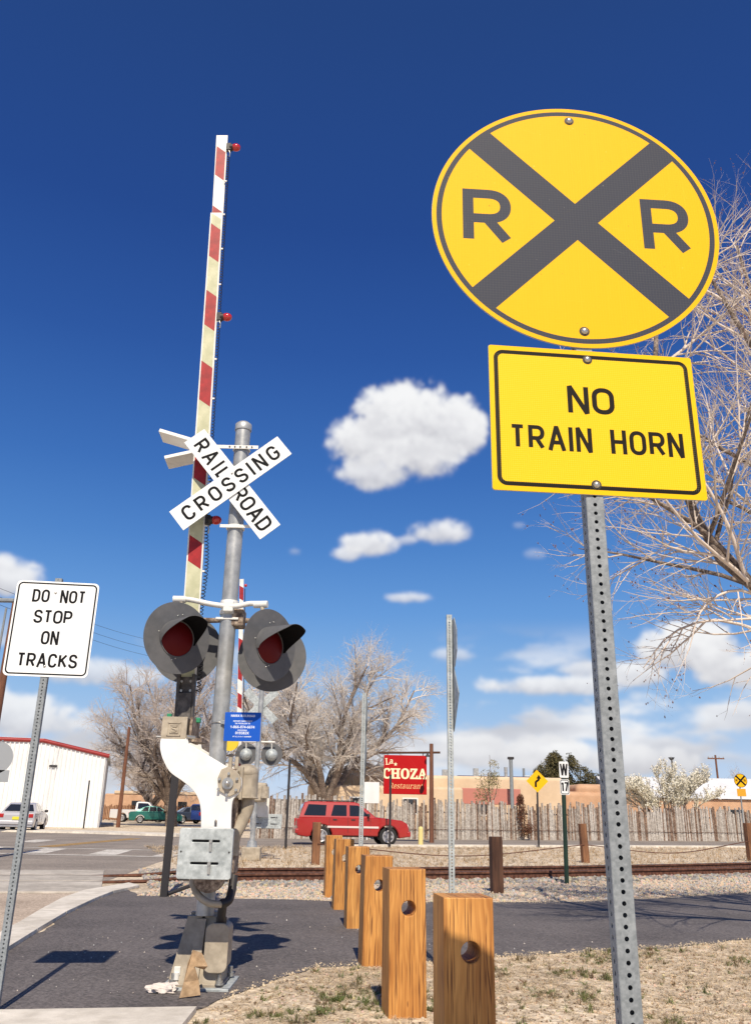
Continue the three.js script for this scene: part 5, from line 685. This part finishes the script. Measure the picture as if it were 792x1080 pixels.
{ // blossoming bush: a fan of pale flowering shoots on dark forked stems
  const r = rng(91), limbs = []; for (let k = 0; k < 16; k++) { const a = -1.15 + 2.3 * k / 15 + (r() - .5) * .2, h = 3.2 + r() * 1.0, w = Math.sin(a) * (3.0 + r() * .8), d = (r() - .5) * 1.8; limbs.push([[[w * .08, .2, d * .1], [w * .4, h * .45, d * .5], [w * .75, h * .75, d * .8], [w * 1.0, h * (1.05 - .2 * Math.abs(a)), d]], .07, .015, 0]); }
  const L = [{ n: 12, len: 1.3, ang: .5, seg: 4, wob: .3, up: .7, from: .3, rad: .03 }, { n: 8, len: .7, ang: .5, seg: 3, wob: .35, up: .6, from: .1, rad: .024 }, { n: 4, len: .35, ang: .6, seg: 2, wob: .4, up: .4, from: .1, rad: .022 }];
  const { g, thin } = bareTree('creamy white blossoming bush behind the fence at right', [20.2, 60.5], limbs, L, 92, std({ color: lin(.74, .69, .54), roughness: .95 }), .034, undefined, 'blossoming_bush');
  const pos = []; for (const t of thin.tips) { for (let k = 0; k < 3; k++) { const p = t[t.length - 1].clone().lerp(t[0], r()), e = () => (r() - .5) * .16; pos.push(p.x + e(), p.y + e(), p.z + e(), p.x + e(), p.y + e(), p.z + e(), p.x + e(), p.y + e(), p.z + e()); } }
  const m = new THREE.BufferGeometry(); m.setAttribute('position', new THREE.Float32BufferAttribute(pos, 3)); m.computeVertexNormals(); const o = obj('blossom', uvm(m), std({ color: lin(.8, .77, .66), roughness: .95 }), g); o.userData = { kind: 'stuff' };
}
leafy('young_tree', 'sparse pale green young tree behind the pole fence', [6.9, 51.6], [[0, 3.0, 0, .75, 1.0], [.3, 3.6, 0, .4, .8], [-.3, 2.4, 0, .6, .6]], 2600, .07, [[.24, .22, .08], [.4, .34, .2]], 84, [[[0, 0, 0], [0, 3.6, 0], .07], [[0, 1.5, 0], [.6, 3.2, 0], .04], [[0, 1.5, 0], [-.5, 3.3, .1], .04], [[0, 2.5, 0], [.1, 4.6, .1], .03]]);
leafy('dry_vine', 'brown dead vine climbing a gap in the pole fence', [8.45, 49.3], [[0, .7, 0, .5, .6], [-.05, 1.5, 0, .3, .6], [.3, .5, .1, .45, .4], [-.1, 2.1, 0, .22, .3]], 3600, .06, [[.16, .06, .03], [.1, .045, .03], [.22, .1, .05]], 85, [[[0, 0, 0], [0, 2.2, 0], .05]]);
{ // low wooded hills far away
  const r = rng(5), pos = []; const P = (i) => { const X = -420 + i * 12; return [X, 3.5 + 3 * fbm(i * .13, 3, 3, 19) + 1.2 * vn(i * .9, 0, 0, 0, 8), -330 - 30 * vn(i * .1, 4, 0, 0, 3)]; };
  for (let i = 0; i < 70; i++) { const a = P(i), b = P(i + 1); for (const [c, d] of [[[a[0], -1, a[2] + 60], [b[0], -1, b[2] + 60]]]) pos.push(...c, ...d, ...b, ...c, ...b, ...a); }
  const g = new THREE.BufferGeometry(); g.setAttribute('position', new THREE.Float32BufferAttribute(pos, 3)); g.computeVertexNormals(); struct('hills', uvm(g), std({ ...grainy(512, [88, 80, 66], [150, 132, 108], { p: 20, oct: 5, s: 601, speck: .3, size: 40, contrast: 2 }), bumpScale: 0, roughness: 1 }), 'low scrubby hills on the horizon');
}
scene.traverse((o) => { if (o.isMesh) o.castShadow = o.receiveShadow = true; });
renderer.render(scene, camera);
